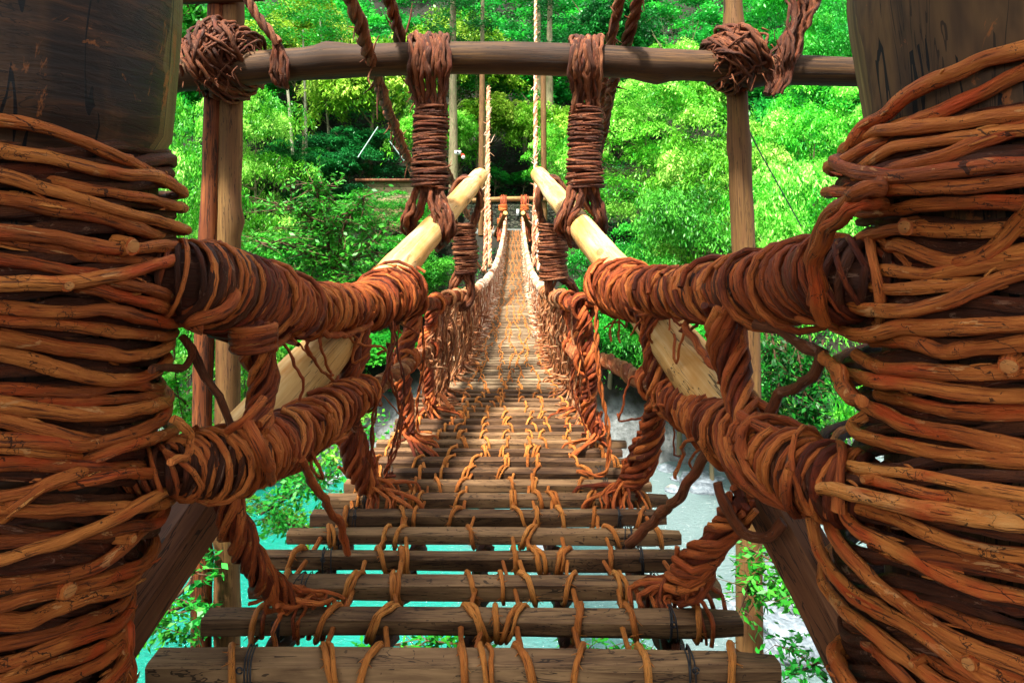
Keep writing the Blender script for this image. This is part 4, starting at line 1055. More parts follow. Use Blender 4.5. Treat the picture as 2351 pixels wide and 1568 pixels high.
# collars and stray vines
def stray(pts, r, label, mat=M['vine_coil'], t=.5, cat='vine', name='stray_vine', knots=2, group=None, ends=None):
    mb = MB(); P = [at(*p) for p in pts]
    rr = [r*p[2]/F for p in pts] if np.isscalar(r) else [a*p[2]/F for a, p in zip(r, pts)]
    tube(mb, P, rr, sides=10, step=.02, rough=.1, t=t, knots=knots, wob=.35)
    return tag(mb.build(name, mat), label, cat, group)
G = 'stray vines around the rails'
stray([(1730, 745, 2.0), (1800, 765, 1.9), (1850, 790, 1.82), (1900, 815, 1.75)], 13, 'dark branch stub running from the upper right rail towards the right trunk', M['vine_dark'], .6, group=G)
stray([(1895, 812, 1.74), (1868, 850, 1.78), (1830, 885, 1.85), (1790, 915, 1.95), (1768, 950, 2.0)], 12, 'forked dark vine stub leaning down left between the right rails', M['vine_dark'], .55, group=G)
stray([(1898, 815, 1.74), (1925, 862, 1.55), (1950, 905, 1.4), (1975, 930, 1.3)], 15, 'vine elbow meeting the right trunk at its waist', M['vine_big'], .6, group=G)
stray([(1570, 745, 2.6), (1600, 790, 2.5), (1650, 850, 2.3), (1710, 900, 2.15), (1775, 945, 2.0)], 9, 'thin vine crossing the pale log diagonally on the right', M['vine_coil'], .6, group=G)
stray([(1650, 1110, 2.0), (1672, 1170, 1.98), (1710, 1225, 1.95), (1760, 1235, 1.92), (1805, 1205, 1.9)], 12, 'hooked vine loop hanging under the lower right rail', M['vine_dark'], .6, group=G)
stray([(1620, 1045, 2.4), (1580, 1110, 2.5), (1540, 1160, 2.6), (1500, 1195, 2.8), (1440, 1255, 2.9)], 11, 'ragged vine slanting from the lower right rail down to the slats', M['vine_dark'], .75, group=G)
stray([(690, 1050, 2.0), (720, 1110, 2.15), (760, 1170, 2.35), (790, 1225, 2.55), (800, 1270, 2.6)], 9, 'thin vine slanting from the lower left rail down to the slats', M['vine_coil'], .6, group=G)
stray([(345, 845, 1.5), (390, 845, 1.62), (430, 835, 1.7), (440, 800, 1.74), (425, 775, 1.76)], 9, 'dark vine stub curling up beside the left trunk', M['vine_dark'], .6, group=G)
stray([(430, 790, 1.75), (470, 860, 1.75), (505, 910, 1.76), (525, 975, 1.76), (535, 1000, 1.75)], 9, 'dark vine running down from the upper left rail before the posts', M['vine_dark'], .45, group=G)
stray([(620, 800, 2.05), (660, 775, 2.2), (720, 760, 2.6), (790, 770, 3.0), (850, 745, 3.4)], 7, 'thin vine drooping below the upper left rail across the pale log', M['vine_coil'], .6, group=G)
stray([(395, 960, 1.5), (430, 985, 1.55), (443, 1020, 1.58), (425, 1050, 1.5), (395, 1060, 1.4)], 9, 'bright orange vine bend beside the left trunk over the lower rail', M['vine_coil'], 1., group=G)
stray([(530, 985, 1.68), (575, 950, 1.66), (600, 920, 1.7)], 10, 'vine twig lying over the lower left wrapped rail', M['vine_coil'], .7, group=G)
stray([(560, 970, 1.66), (600, 1020, 1.64), (620, 1060, 1.7), (615, 1110, 1.8)], 13, 'vine strap crossing over the lower left wrapped rail', M['vine_coil'], .7, group=G)
stray([(1700, 960, 1.98), (1740, 975, 1.9), (1800, 1000, 1.8), (1835, 1040, 1.7)], 13, 'vine strap lying along the top of the lower right wrapped rail', M['vine_coil'], .55, group=G)
stray([(1870, 700, 1.62), (1880, 600, 1.55), (1895, 530, 1.5), (1925, 480, 1.42), (1975, 440, 1.32), (2050, 415, 1.45)], 20, 'thick vine rising from the upper right rail onto the trunk', M['vine_big'], .35, group=G)
stray([(1890, 740, 1.6), (1870, 660, 1.56), (1880, 580, 1.53), (1905, 520, 1.46), (1960, 480, 1.34), (2030, 460, 1.45)], 17, 'thick vine curling behind the tall one onto the right trunk', M['vine_big'], .45, group=G)
stray([(470, 755, 1.62), (430, 750, 1.6), (480, 730, 1.6), (535, 680, 1.68), (540, 620, 1.74), (500, 565, 1.75)], 15, 'thick vine loop standing out around the upper left rail', M['vine_coil'], .6, group=G)
stray([(1010, 905, 5.0), (1040, 940, 4.6)], 5, 'short loose end on the slats beside the left uprights', M['vine_coil'], .8, group=G)
for y, x0, x1 in ((764, 548, 618), (778, 545, 620)):
    pass
mb = MB()
for k in range(5):
    c = at(583, 758+k*11, 1.80); a = np.linspace(0, 6.6, 22); r = .058
    tube(mb, c+np.stack([np.cos(a)*r, np.sin(a)*r, np.cos(a)*.012*RS.uniform(-1, 1)+a*.0015], 1), .0115, sides=7, step=0, rough=.1, t=RS.uniform(.3, .8))
tag(mb.build('vine_collar', M['vine_coil']), 'vine collar round the top of the twisted upright by the left trunk', 'vine collar')

for side, pts0 in ((-1, [(640, 770, 2.2), (720, 770, 2.7), (800, 760, 3.2), (905, 745, 4.2), (700, 1040, 2.2), (780, 960, 2.9), (860, 900, 3.6)]), (1, [(1700, 745, 2.2), (1600, 740, 2.7), (1520, 740, 3.1), (1430, 730, 4.0), (1620, 1010, 2.4), (1560, 950, 2.9), (1470, 880, 3.6)])):
    for (x, y, d_) in pts0:
        for q in range(3):
            p = at(x+RS.uniform(-25, 25), y+RS.uniform(-20, 5), d_); dr = np.array([-side*RS.uniform(-.05, .12), RS.uniform(.0, .35), -RS.uniform(.06, .30)])
            m_ = MB(); tube(m_, [p, p+dr*.3+RS.randn(3)*.03, p+dr*.7+RS.randn(3)*.04, p+dr+RS.randn(3)*.03+[0, 0, .04]], RS.uniform(.004, .008), sides=6, step=.02, rough=.15, t=RS.uniform(.2, .8), wob=.5, knots=2)
            m_.build('loose_tendril', M['vine_coil'], ul if (side < 0 and y < 800) else ll if side < 0 else ur if y < 800 else lr)
# ------------------------------------------------------------------ far end
fg = thing('log_gateway', 'small far log gateway at the other end of the bridge, before the stone wall', 'gateway', (cxd(46.5), 46.5, EYE-1.3))
for x in (-75, 70):
    mb = MB(); tube(mb, [at(1180+x*1.0, 540, 46.6), at(1180+x*.98, 300, 46.6), at(1180+x*.96, 120, 46.6)], [.24, .22, .2], sides=12, step=.5, rough=.04); mb.build('post', M['post'], fg)
mb = MB(); tube(mb, [at(1085, 461, 46.3), at(1180, 457, 46.3), at(1272, 458, 46.3)], .19, sides=14, step=.4, rough=.03, t=.8); mb.build('crossbeam', M['post'], fg)
for s, lab in ((-1, 'left vine hanger of the far gateway, small and orange'), (1, 'right vine hanger of the far gateway, small and orange')):
    cx_ = 1180+s*25; rt_ = thing('vine_hanger', lab, 'vine hanger', tuple(at(cx_, 530, 46)), 'vine hangers of the far gateway')
    mb = MB()
    for k in range(12):
        u = RS.uniform(-1, 1)
        tube(mb, [at(cx_+u*9, 470, 46.6), at(cx_+u*9, 450+RS.uniform(-2, 2), 46.3), at(cx_+u*9, 465, 46.0), at(cx_+u*7, 485, 45.9), at(cx_+u*9+s*3, 505, 45.4), at(cx_+u*11+s*6, 535, 45), at(cx_+s*12, 555, 44)], .04, sides=5, step=.15, rough=.1, t=RS.uniform(.2, .8), wob=.4)
    mb.build('strands', M['vine_coil'], rt_)
    mb = MB(); rings(mb, lambda y: at(cx_, y, 45.9), np.arange(472, 484, 1.3), lambda y: .30, .035, .8, (.3, 1.)); mb.build('collar', M['vine_coil'], rt_); mb = MB(); rings(mb, lambda y: at(cx_+s*2, y, 45.4), np.arange(502, 514, 1.3), lambda y: .34, .035, .8, (.3, 1.)); mb.build('collar', M['vine_coil'], rt_)
    a = at(1181+s*60, 575, 49.); b_ = at(1181+s*20.5, 489.5, 43.5)
    o = longlog('support_log', a, b_, .17, .16, M['post'], ('left' if s < 0 else 'right')+' far support log showing a round orange cut end', 'log', 'far support logs')
    mb = MB(); T_ = norm(b_-a); tube(mb, [b_+T_*.01, b_+T_*.04], [.155, .15], sides=14, step=0, rough=.0); mb.build('cut_end', M['endgrain'], o)
    # far anchor trunk wound with vine
    q = at(1181+s*62, 560, 48.5)
    rt_ = thing('anchor_trunk', 'small far anchor trunk wound with vine, '+('left' if s < 0 else 'right')+' of the far gateway', 'tree trunk', (q[0], q[1], EYE-2.), 'far anchor trunks')
    mb = MB(); tube(mb, [np.array([q[0], q[1], EYE-2.2]), np.array([q[0], q[1], EYE-.6]), np.array([q[0], q[1], EYE+.9])], .38, sides=14, step=.3, rough=.05, t=.3); mb.build('bare_trunk', M['brace'], rt_)
    mb = MB(); rings(mb, lambda y: np.array([q[0], q[1], EYE-y]), np.arange(-.3, 1.6, .07), lambda y: .42, .045, 1., (.2, .8)); mb.build('vine_winding', M['vine_dark'], rt_)
def box(mb, x0, x1, y0, y1, z0, z1, t=.5):
    v = np.array([[x0, y0, z0], [x1, y0, z0], [x1, y1, z0], [x0, y1, z0], [x0, y0, z1], [x1, y0, z1], [x1, y1, z1], [x0, y1, z1]], float)
    f = [[0, 3, 2, 1], [4, 5, 6, 7], [0, 1, 5, 4], [1, 2, 6, 5], [2, 3, 7, 6], [3, 0, 4, 7]]
    uv = []
    for q in f:
        p = v[q]; 
        if abs(p[:, 2].max()-p[:, 2].min()) < 1e-6: uv.append(p[:, :2])
        elif abs(p[:, 1].max()-p[:, 1].min()) < 1e-6: uv.append(p[:, [0, 2]])
        else: uv.append(p[:, 1:])
    mb.add(v, f, np.vstack(uv), t)
def stonewall(name, x0, x1, y, z0, z1, th, label):
    mb = MB(); nx = max(2, int((x1-x0)/.4)); nz = max(2, int((z1-z0)/.24))
    box(mb, x0, x1, y+.15, y+th, z0, z1-.05, .5)
    for r in range(nz):
        x = x0+RS.uniform(-.2, 0)
        hh = (z1-z0)/nz
        while x < x1:
            w_ = RS.uniform(.25, .6); dz = RS.uniform(-.02, .02)
            box(mb, max(x, x0)+.012, min(x+w_, x1)-.012, y+RS.uniform(-.05, .04), y+.2, z0+r*hh+.012, z0+(r+1)*hh-.012+dz*.3, RS.rand()); x += w_
    return tag(mb.build(name, M['wall'], smooth=False), label, 'stone wall')
stonewall('stone_wall', -4.2, 4.6, 53., EYE-1.6, EYE+.95, 1.2, 'dark mossy dry stone wall behind the far gateway')
stonewall('stone_wall', -5.5, 5.5, 47.3, EYE-9, EYE-1.5, 1.5, 'tall stone abutment under the far end of the bridge')
mb = MB(); box(mb, -4.5, 4.5, 46.9, 54, EYE-1.62, EYE-1.17); tag(mb.build('path', M['concrete']), 'grey concrete landing at the far end of the bridge', kind='structure')
mb = MB(); box(mb, .38, .62, 52.75, 52.9, EYE-.06, EYE+.5); tag(mb.build('notice_plate', M['white']), 'small white plate on the far stone wall', 'plate')

# hut with beige board wall, lamps
hut = thing('hut', 'beige board walled hut half hidden by leaves left of the bridge', 'hut', tuple(at(890, 600, 50)))
mb = MB(); c = at(895, 500, 50); 
for k in range(16):
    box(mb, c[0]-2.2, c[0]+2.2, 50-.02*(k % 2), 53, EYE-4+k*.42, EYE-4+k*.42+.40, RS.rand())
mb.build('board_wall', M['hut'], hut, smooth=False)
mb = MB(); box(mb, c[0]-2.7, c[0]+2.7, 49.5, 53.5, EYE+2.72, EYE+2.95); mb.build('roof', M['brace'], hut)
def pipe(pts, r, label):
    mb = MB(); tube(mb, [at(*p) for p in pts], r*.6, sides=8, step=.3, rough=0); tag(mb.build('steel_pipe', M['pipe']), label, 'pipe', 'pale handrail pipes on the slope')
pipe([(822, 362, 44), (868, 292, 46)], .07, 'pale steel handrail pipe rising on the left slope')
pipe([(895, 325, 42), (935, 378, 42)], .07, 'pale steel handrail pipe running down above the hut')
sc_ = thing('security_camera', 'small white box camera on the cedar left of the far gateway', 'security camera', tuple(at(1052, 351, 48)))
mb = MB(); p = at(1052, 351, 48); box(mb, p[0]-.24, p[0]+.24, 47.7, 48.2, p[2]-.14, p[2]+.14); mb.build('housing', M['white'], sc_)
mb = MB(); tube(mb, [p+[0, -.3, 0], p+[0, -.34, 0]], .09, sides=12, step=0, rough=0); mb.build('lens', M['black'], sc_)
rl = thing('warning_lamp', 'small red lamp with pale glass beside the box camera', 'lamp', tuple(at(1062, 358, 48)))
p = at(1062, 355, 48); q = at(1064, 361, 47.8)
mb = MB(); tube(mb, [p, (p+q)/2, q], [.10, .15, .17], sides=12, step=.05, rough=0); mb.build('housing', M['red'], rl)
mb = MB(); tube(mb, [q+[0, -.02, -.01], q+[0.02, -.1, -.05]], [.15, .12], sides=12, step=0, rough=0); mb.build('glass', M['white'], rl)

# ------------------------------------------------------------------ rocks in the river
def boulder(px, py, d, sx, sy, sz, label, z=None, rot=0.):
    n, m = 22, 14
    th = np.linspace(0, PI, m); ph = np.arange(n)/n*2*PI
    T_, P_ = np.meshgrid(th, ph, indexing='ij')
    x = np.sin(T_)*np.cos(P_); y = np.sin(T_)*np.sin(P_); zz = np.cos(T_)
    s = RS.rand(6)*6
    r = 1+.16*np.sin(x*3+s[0]+y*2)+.12*np.sin(y*4+s[1]+zz*3)+.10*np.sin(zz*5+s[2]+x*4)+.05*np.sin(x*9+s[3])*np.sin(y*8+s[4])
    q = lambda a: np.sign(a)*np.abs(a)**.75
    V = np.stack([q(x)*r*sx, q(y)*r*sy, q(zz)*r*sz], -1).reshape(-1, 3)
    c_, s_ = math.cos(rot), math.sin(rot); V = np.stack([V[:, 0]*c_-V[:, 2]*s_*.5, V[:, 1], V[:, 2]+V[:, 0]*s_*.5], 1)
    X = (px-CX)*d/F; zc = EYE-(py-HY)*d/F if z is None else z
    V = V+[X, d, zc]
    i = np.arange(m-1)[:, None]*n; j = np.arange(n)[None, :]; j2 = (j+1) % n
    mb = MB(); mb.add(V, np.stack([i+j, i+n+j, i+n+j2, i+j2], -1).reshape(-1, 4))
    tag(mb.build('boulder', M['rock']), label, 'boulder', 'boulders in the river')
dw = lambda py: EYE*F/(py-HY)   # distance of the water surface seen at image height py
for px, py, sx, sy, sz, lab, rot in [
    (1945, 960, 3.2, 4., 1.6, 'large pale slanted boulder beside the waist of the right trunk', -.5),
    (1590, 1010, 1.3, 1.6, .9, 'pale boulder under the lower right rail', .1),
    (1550, 985, 1.6, 1.4, .7, 'low boulder at the water edge behind the right uprights', 0),
    (1600, 1115, .9, 1., .45, 'flat pale boulder in the stream between the slats and the lower right rail', .0),
    (1765, 1262, .8, .9, .55, 'round white boulder just right of the right gateway post', .1),
    (1800, 1400, 1.5, 1.3, .7, 'broad blue grey slab beside the foot of the right trunk', -.2),
    (1850, 1478, 1.4, 1., .4, 'lower dark edged slab at the foot of the right trunk', -.35),
    (1775, 1330, .5, .6, .3, 'small stone above the blue grey slab', 0),
    (870, 1010, 1.6, 1.2, .6, 'grey boulder seen left of the deck behind the uprights', 0),
    (640, 1085, 1.4, 1., .4, 'pale stone in rippled water below the left pale log', 0),
    (1490, 985, 1.2, 1., .5, 'grey boulder behind the right side net', 0),
    (700, 1050, 1.8, 1.2, .5, 'low stone under the left pale log, at the water edge', 0),
    (1850, 1250, .6, .6, .35, 'stone in the riffle near the right brace beam', 0)]:
    boulder(px, py, dw(py), sx, sy, sz, lab, z=.05, rot=rot)
mb = MB()
for k in range(260):
    x = RS.uniform(-16, 22); y = RS.choice([RS.uniform(31, 36), RS.uniform(12, 34)]) if x > 1 else RS.uniform(31, 36)
    s = RS.uniform(.1, .55); n = 7
    V = []; a = np.arange(n)/n*6.283
    for rr, zz in ((1., -.3), (.95, .15), (.55, .5)): V.append(np.stack([x+np.cos(a)*rr*s*(1+.2*RS.randn(n)*.5), y+np.sin(a)*rr*s, np.full(n, zz*s*.7)+RS.randn(n)*.03*s], 1))
    V = np.vstack(V+[np.array([[x, y, .5*s*.7]])])
    ff = []
    for r in range(2):
        for q in range(n): ff.append([r*n+q, r*n+(q+1) % n, (r+1)*n+(q+1) % n, (r+1)*n+q])
    mb.add(V, ff); mb.add(V, [[2*n+q, 2*n+(q+1) % n, 3*n] for q in range(n)])
tag(mb.build('pebbles', M['rock'], smooth=False), 'scattered pale stones along the river', kind='stuff')

# ------------------------------------------------------------------ foliage
def leaves(C, L, W, up=.5, droop=None, tint=None, rs=RS):
    """C n x 3 centres -> diamond shaped leaves"""
    n = len(C)
    a = rs.rand(n)*2*PI
    D = np.stack([np.cos(a), np.sin(a), np.zeros(n)], 1)
    if droop is not None:
        D = D*.7+droop; D /= np.linalg.norm(D, axis=1)[:, None]+1e-9
    D[:, 2] += rs.randn(n)*.35-.15
    D /= np.linalg.norm(D, axis=1)[:, None]
    Nn = rs.randn(n, 3)*(1-up)+np.array([0, 0, up]); Nn -= D*(Nn*D).sum(1)[:, None]; Nn /= np.linalg.norm(Nn, axis=1)[:, None]+1e-9
    S = np.cross(Nn, D)
    l = (L*rs.uniform(.7, 1.3, n))[:, None]; w = (W*rs.uniform(.7, 1.3, n))[:, None]
    V = np.stack([C-D*l*.5, C+S*w*.5-D*l*.05, C+D*l*.5, C-S*w*.5-D*l*.05], 1).reshape(-1, 3)
    f = np.arange(4*n).reshape(n, 4)
    t = np.repeat(tint if tint is not None else rs.rand(n), 4)
    return V, f, t
def addleaves(mb, *a, **k):
    V, f, t = leaves(*a, **k); mb.add(V, f, np.tile([[0, 0], [1, 0], [1, 1], [0, 1]], (len(f), 1)), t)

def crown(mb, kind, rs, n_pad, n_spray, n_leaf, L, W):
    """unit crown: x,y in +-.5, z .25..1"""
    for k in range(n_pad):
        if kind == 'round':
            u = rs.randn(3); u /= np.linalg.norm(u); u[2] = abs(u[2])*1.1-.45
            rr = rs.uniform(.5, 1.)
            c = np.array([u[0]*.40*rr, u[1]*.40*rr, .66+u[2]*.30*rr]); pr = rs.uniform(.085, .16); pz = pr*.75
        elif kind == 'layer':
            z = rs.uniform(.28, 1.); a = rs.rand()*6.28; R = .50*math.sqrt(max(.05, 1-((z-.5)/.55)**2))*rs.uniform(.35, 1.)
            c = np.array([math.cos(a)*R, math.sin(a)*R, z]); pr = rs.uniform(.10, .19); pz = pr*.34
        else:  # conifer
            z = rs.uniform(.30, 1.); a = rs.rand()*6.28; R = .20*(1.06-z)*1.5*rs.uniform(.3, 1.)
            c = np.array([math.cos(a)*R, math.sin(a)*R, z]); pr = rs.uniform(.04, .085)*(1.3-z*.6); pz = pr*.6
        sa = rs.rand(n_spray)*6.28; sr = np.sqrt(rs.rand(n_spray))
        sx = np.cos(sa)*sr; sy = np.sin(sa)*sr; sz = np.sqrt(np.clip(1-sr**2, 0, 1))
        SC = c+np.stack([sx*pr, sy*pr, (sz-.5)*pz*(1 if kind != 'layer' else 1)-sr**2*pz*.6], 1)
        base_t = rs.uniform(.05, .95)
        sp = pr*.17
        q = np.repeat(np.arange(n_spray), n_leaf); m = len(q)
        off = rs.randn(m, 3)*np.array([sp, sp, sp*.35])
        off[:, 2] -= (off[:, 0]**2+off[:, 1]**2)/sp*.30
        Cn = SC[q]+off
        outw = np.stack([sx, sy, -.35*sr], 1)[q]*.8
        t = np.clip(base_t+rs.randn(m)*.13+(rs.rand(n_spray)[q]-.5)*.3, 0, 1)
        addleaves(mb, Cn, L, W, up=.80, droop=outw, tint=t, rs=rs)

def make_tree_meshes():
    out = {}
    for name, kind, seed, npad, ns, nl, L, W in (('round1', 'round', 1, 46, 26, 22, .026, .012), ('round2', 'round', 2, 52, 26, 20, .026, .012), ('layer1', 'layer', 3, 56, 28, 22, .024, .009),
                                                 ('layer2', 'layer', 4, 60, 28, 22, .024, .009), ('conifer', 'conifer', 5, 90, 12, 16, .013, .004), ('bush', 'round', 6, 34, 18, 18, .034, .017)):
        rs = np.random.RandomState(seed); mb = MB(); crown(mb, kind, rs, npad, ns, nl, L, W)
        o = mb.build('crown_source', M['leaf_mid']); me = o.data
        v = np.zeros(len(me.vertices)*3, np.float32); me.vertices.foreach_get('co', v); v = v.reshape(-1, 3)+np.array(o.location, np.float32); me.vertices.foreach_set('co', v.ravel())
        me.update(); bpy.data.objects.remove(o); out[name] = me
        tb = MB(); rs = np.random.RandomState(seed+50)
        topz = .9 if kind == 'conifer' else .75
        lean = rs.uniform(-.03, .03, 2)
        tr = .010 if kind == 'conifer' else .014
        tube(tb, [[0, 0, -.04], [lean[0], lean[1], .3], [lean[0]*2, 0, .55], [lean[0], lean[1]*2, topz]], [tr*1.5, tr, tr*.7, tr*.2], sides=10, step=.03, rough=.06)
        if kind != 'conifer':
            for k in range(13):
                z = rs.uniform(.3, .7); a = rs.rand()*6.28; R = rs.uniform(.2, .38)
                e = np.array([math.cos(a)*R, math.sin(a)*R, min(.95, z+rs.uniform(.08, .28))]); s = np.array([lean[0]*1.5, lean[1]*.5, z])
                m = (s+e)/2+rs.randn(3)*.02-[0, 0, .02]
                tube(tb, [s, m, e], [tr*.45, tr*.28, tr*.08], sides=5, step=.03, rough=.06, cap=False)
                for q in range(2):
                    e2 = m+(e-s)*.4+rs.randn(3)*.07; tube(tb, [m, (m+e2)/2+rs.randn(3)*.01, e2], [tr*.2, tr*.14, tr*.05], sides=4, step=.03, rough=.05, cap=False)
        o = tb.build('trunk_source', M['bark']); me = o.data
        v = np.zeros(len(me.vertices)*3, np.float32); me.vertices.foreach_get('co', v); v = v.reshape(-1, 3)+np.array(o.location, np.float32); me.vertices.foreach_set('co', v.ravel())
        me.update(); bpy.data.objects.remove(o); out[name+'_t'] = me
    return out
TM = make_tree_meshes()
def obj_from(me, name, mat, parent):
    o = bpy.data.objects.new(name, me); COL.objects.link(o); o.parent = parent
    o.material_slots[0].link = 'OBJECT'; o.material_slots[0].material = mat; return o
def tree(px, ytop, d, wpx, kind, leaf, label, group='trees on the far slope', name=None, bark='bark', ybase=None, rot=None):
    X = (px-CX)*d/F; g = float(ground_h(X, d)) if ybase is None else EYE-(ybase-HY)*d/F
    top = EYE-(ytop-HY)*d/F; h = top-g; w = wpx*d/F/.9
    nm = name or {'r': 'broadleaf_tree', 'l': 'maple_tree', 'c': 'cedar_tree', 'b': 'shrub'}[kind[0]]
    cat = {'broadleaf_tree': 'tree', 'maple_tree': 'tree', 'cedar_tree': 'tree'}.get(nm, 'shrub')
    root = thing(nm, label, cat, (X, d, g), group)
    root.rotation_euler = (0, 0, RS.rand()*6.28 if rot is None else rot); root.scale = (w, w, h)
    obj_from(TM[kind+'_t'], 'trunk', M[bark], root)
    obj_from(TM[kind], 'crown', M[leaf], root)
    return root
# rows: px, top y, distance, width px, kind, leaf colour, label
TREES = [
 (470, 60, 52, 330, 'round1', 'leaf_mid', 'fresh green tree behind the left gateway posts'),
 (700, -60, 62, 330, 'round2', 'leaf_yellow', 'pale yellow green crown above the crossbeam between left post and left cables'),
 (860, 10, 56, 300, 'round1', 'leaf_yellow', 'yellow green crown behind the two left vine cables'),
 (1060, -30, 60, 300, 'round2', 'leaf_yellow', 'yellow green crown above the crossbeam between both hangers'),
 (1000, 190, 54, 230, 'round1', 'leaf_lime', 'light crown right behind the left hanger below the crossbeam'),
 (1120, 170, 58, 220, 'round2', 'leaf_yellow', 'olive yellow crown above the far gateway'),
 (1245, 185, 56, 190, 'round1', 'leaf_yellow', 'yellow green crown left of the right hanger'),
 (1290, 290, 50, 150, 'layer1', 'leaf_lime', 'small layered lime maple left of the right hanger collar'),
 (1480, 195, 44, 330, 'layer2', 'leaf_lime', 'broad lime maple right of the right hanger'),
 (1640, 260, 38, 330, 'layer1', 'leaf_lime', 'lime maple filling the space left of the right gateway post'),
 (1560, 440, 34, 300, 'layer2', 'leaf_mid', 'lower green maple above the right wrapped rail'),
 (1400, 520, 36, 240, 'layer1', 'leaf_mid', 'green maple behind the tip of the right pale log'),
 (1800, 380, 32, 300, 'layer2', 'leaf_lime', 'lime maple right of the right gateway post beside the guy wire'),
 (1880, 180, 42, 300, 'layer1', 'leaf_lime', 'light maple beside the right trunk below the crossbeam'),
 (1560, 20, 56, 260, 'round1', 'leaf_lime', 'light green crown above the crossbeam left of the right post'),
 (1780, -60, 60, 330, 'layer2', 'leaf_mid', 'feathery green tree above the crossbeam right of the right post'),
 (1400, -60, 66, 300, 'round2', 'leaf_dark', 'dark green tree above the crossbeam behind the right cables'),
 (1930, 20, 50, 260, 'layer1', 'leaf_mid', 'green tree at the upper edge of the right trunk'),
 (590, 215, 44, 260, 'layer2', 'leaf_lime', 'lime tree just right of the left gateway posts'),
 (430, 240, 36, 240, 'layer1', 'leaf_lime', 'lime leafed tree between the left trunk and the left posts'),
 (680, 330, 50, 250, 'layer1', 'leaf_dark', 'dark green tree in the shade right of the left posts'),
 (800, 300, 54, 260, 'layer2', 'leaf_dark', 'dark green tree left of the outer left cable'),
 (700, 470, 40, 300, 'round2', 'leaf_mid', 'leafy tree above the upper left wrapped rail'),
 (880, 440, 44, 260, 'layer1', 'leaf_mid', 'green tree left of the tip of the left pale log'),
 (960, 560, 40, 240, 'layer1', 'leaf_mid', 'pale green low tree under the left pale log'),
 (430, 560, 30, 260, 'layer2', 'leaf_mid', 'green tree behind the left posts at handrail height'),
 (1360, 620, 37, 220, 'round2', 'leaf_mid', 'ivy green low tree behind the right side net'),
 (1640, 600, 30, 300, 'round1', 'leaf_mid', 'green low tree under the upper right wrapped rail'),
 (760, 740, 36, 260, 'round1', 'leaf_mid', 'low green tree between the left rails behind the pale log'),
 (560, 760, 32, 260, 'layer2', 'leaf_lime', 'light green low tree between the left rails beside the posts'),
 (1135, 372, 57, 90, 'bush', 'leaf_mid', 'small leafy bush left above the far gateway crossbeam'),
 (1200, 385, 58, 90, 'bush', 'leaf_mid', 'small leafy bush above the far gateway crossbeam, the right one'),
 (1080, 395, 55, 80, 'bush', 'leaf_mid', 'small leafy bush by the cedar foot left of the far gateway'),
 (900, 740, 38, 220, 'round2', 'leaf_mid', 'low green tree behind the left uprights'),
]
for T_ in TREES: tree(*T_)
for k, (px, d, yt, w) in enumerate([(1236, 60, -80, 17), (1108, 50, -120, 12), (1040, 49, -100, 20), (1262, 54, -60, 18), (1095, 57, 100, 9), (1205, 66, 80, 8)]):
    lab = ['thick cedar directly behind the right mid bridge cable', 'straight cedar trunk left of the far gateway', 'thick pale cedar trunk behind the left hanger collar', 'thick cedar trunk between far gateway and right pale log',
           'thin trunk just right of the straight cedar', 'thin trunk above the far gateway crossbeam'][k]
    X = (px-CX)*d/F; g = float(ground_h(X, d)); h = EYE-(yt-HY)*d/F-g
    root = thing('cedar_tree', lab, 'tree', (X, d, g), 'trees on the far slope')
    mb = MB(); r = w*d/F*.5
    tube(mb, [[X, d, g-.5], [X+.05, d, g+h*.3], [X, d, g+h*.7], [X+.1, d, g+h]], [r*1.3, r, r*.8, r*.4], sides=14, step=.6, rough=.05, t=.6)
    mb.build('trunk', M['bark'], root)
    mb = MB(); rs = np.random.RandomState(70+k)
    for q in range(26):
        z = rs.uniform(.62, 1.); a = rs.rand()*6.28; R = rs.uniform(.5, 2.6)
        c = np.array([X+math.cos(a)*R, d+math.sin(a)*R, g+h*z]); n = 170
        addleaves(mb, c+rs.randn(n, 3)*[.5, .5, .22], .26, .10, up=.6, tint=np.clip(rs.rand()*.7+rs.randn(n)*.1, 0, 1), rs=rs)
    mb.build('crown', M['leaf_dark'], root)
for k, (px, y0, y1, d, w, lean) in enumerate([(660, 200, 470, 50, 8, 22), (700, 190, 350, 52, 7, 4), (745, 160, 330, 56, 6, 10)]):
    lab = ['slender leaning bare trunk in the dark gap right of the left posts', 'slender upright trunk right of the leaning bare one', 'thin far trunk, rightmost of the three slender ones in the dark gap'][k]
    X = (px-CX)*d/F; g = float(ground_h(X, d))
    root = thing('slender_tree', lab, 'tree', (X, d, g), 'trees on the far slope'); P = [at(px+lean, 900, d), at(px+lean, y1, d), at(px+lean*.5, (y0+y1)/2, d), at(px, y0, d), at(px-lean, y0-120, d)]
    P[0][2] = g-.3
    mb = MB(); tube(mb, P, [w*d/F*.6, w*d/F*.5, w*d/F*.45, w*d/F*.4, w*d/F*.3], sides=8, step=.5, rough=.05, t=.7); mb.build('trunk', M['bark_pale'], root)
    mb = MB(); rs = np.random.RandomState(90+k)
    for q in range(14):
        c = P[-1]+rs.randn(3)*[1.5, 1.5, 1.2]; addleaves(mb, c+rs.randn(150, 3)*[.5, .5, .2], .26, .12, up=.6, tint=np.clip(rs.rand()*.7+rs.randn(150)*.1, 0, 1), rs=rs)
    mb.build('crown', M['leaf_mid'], root)

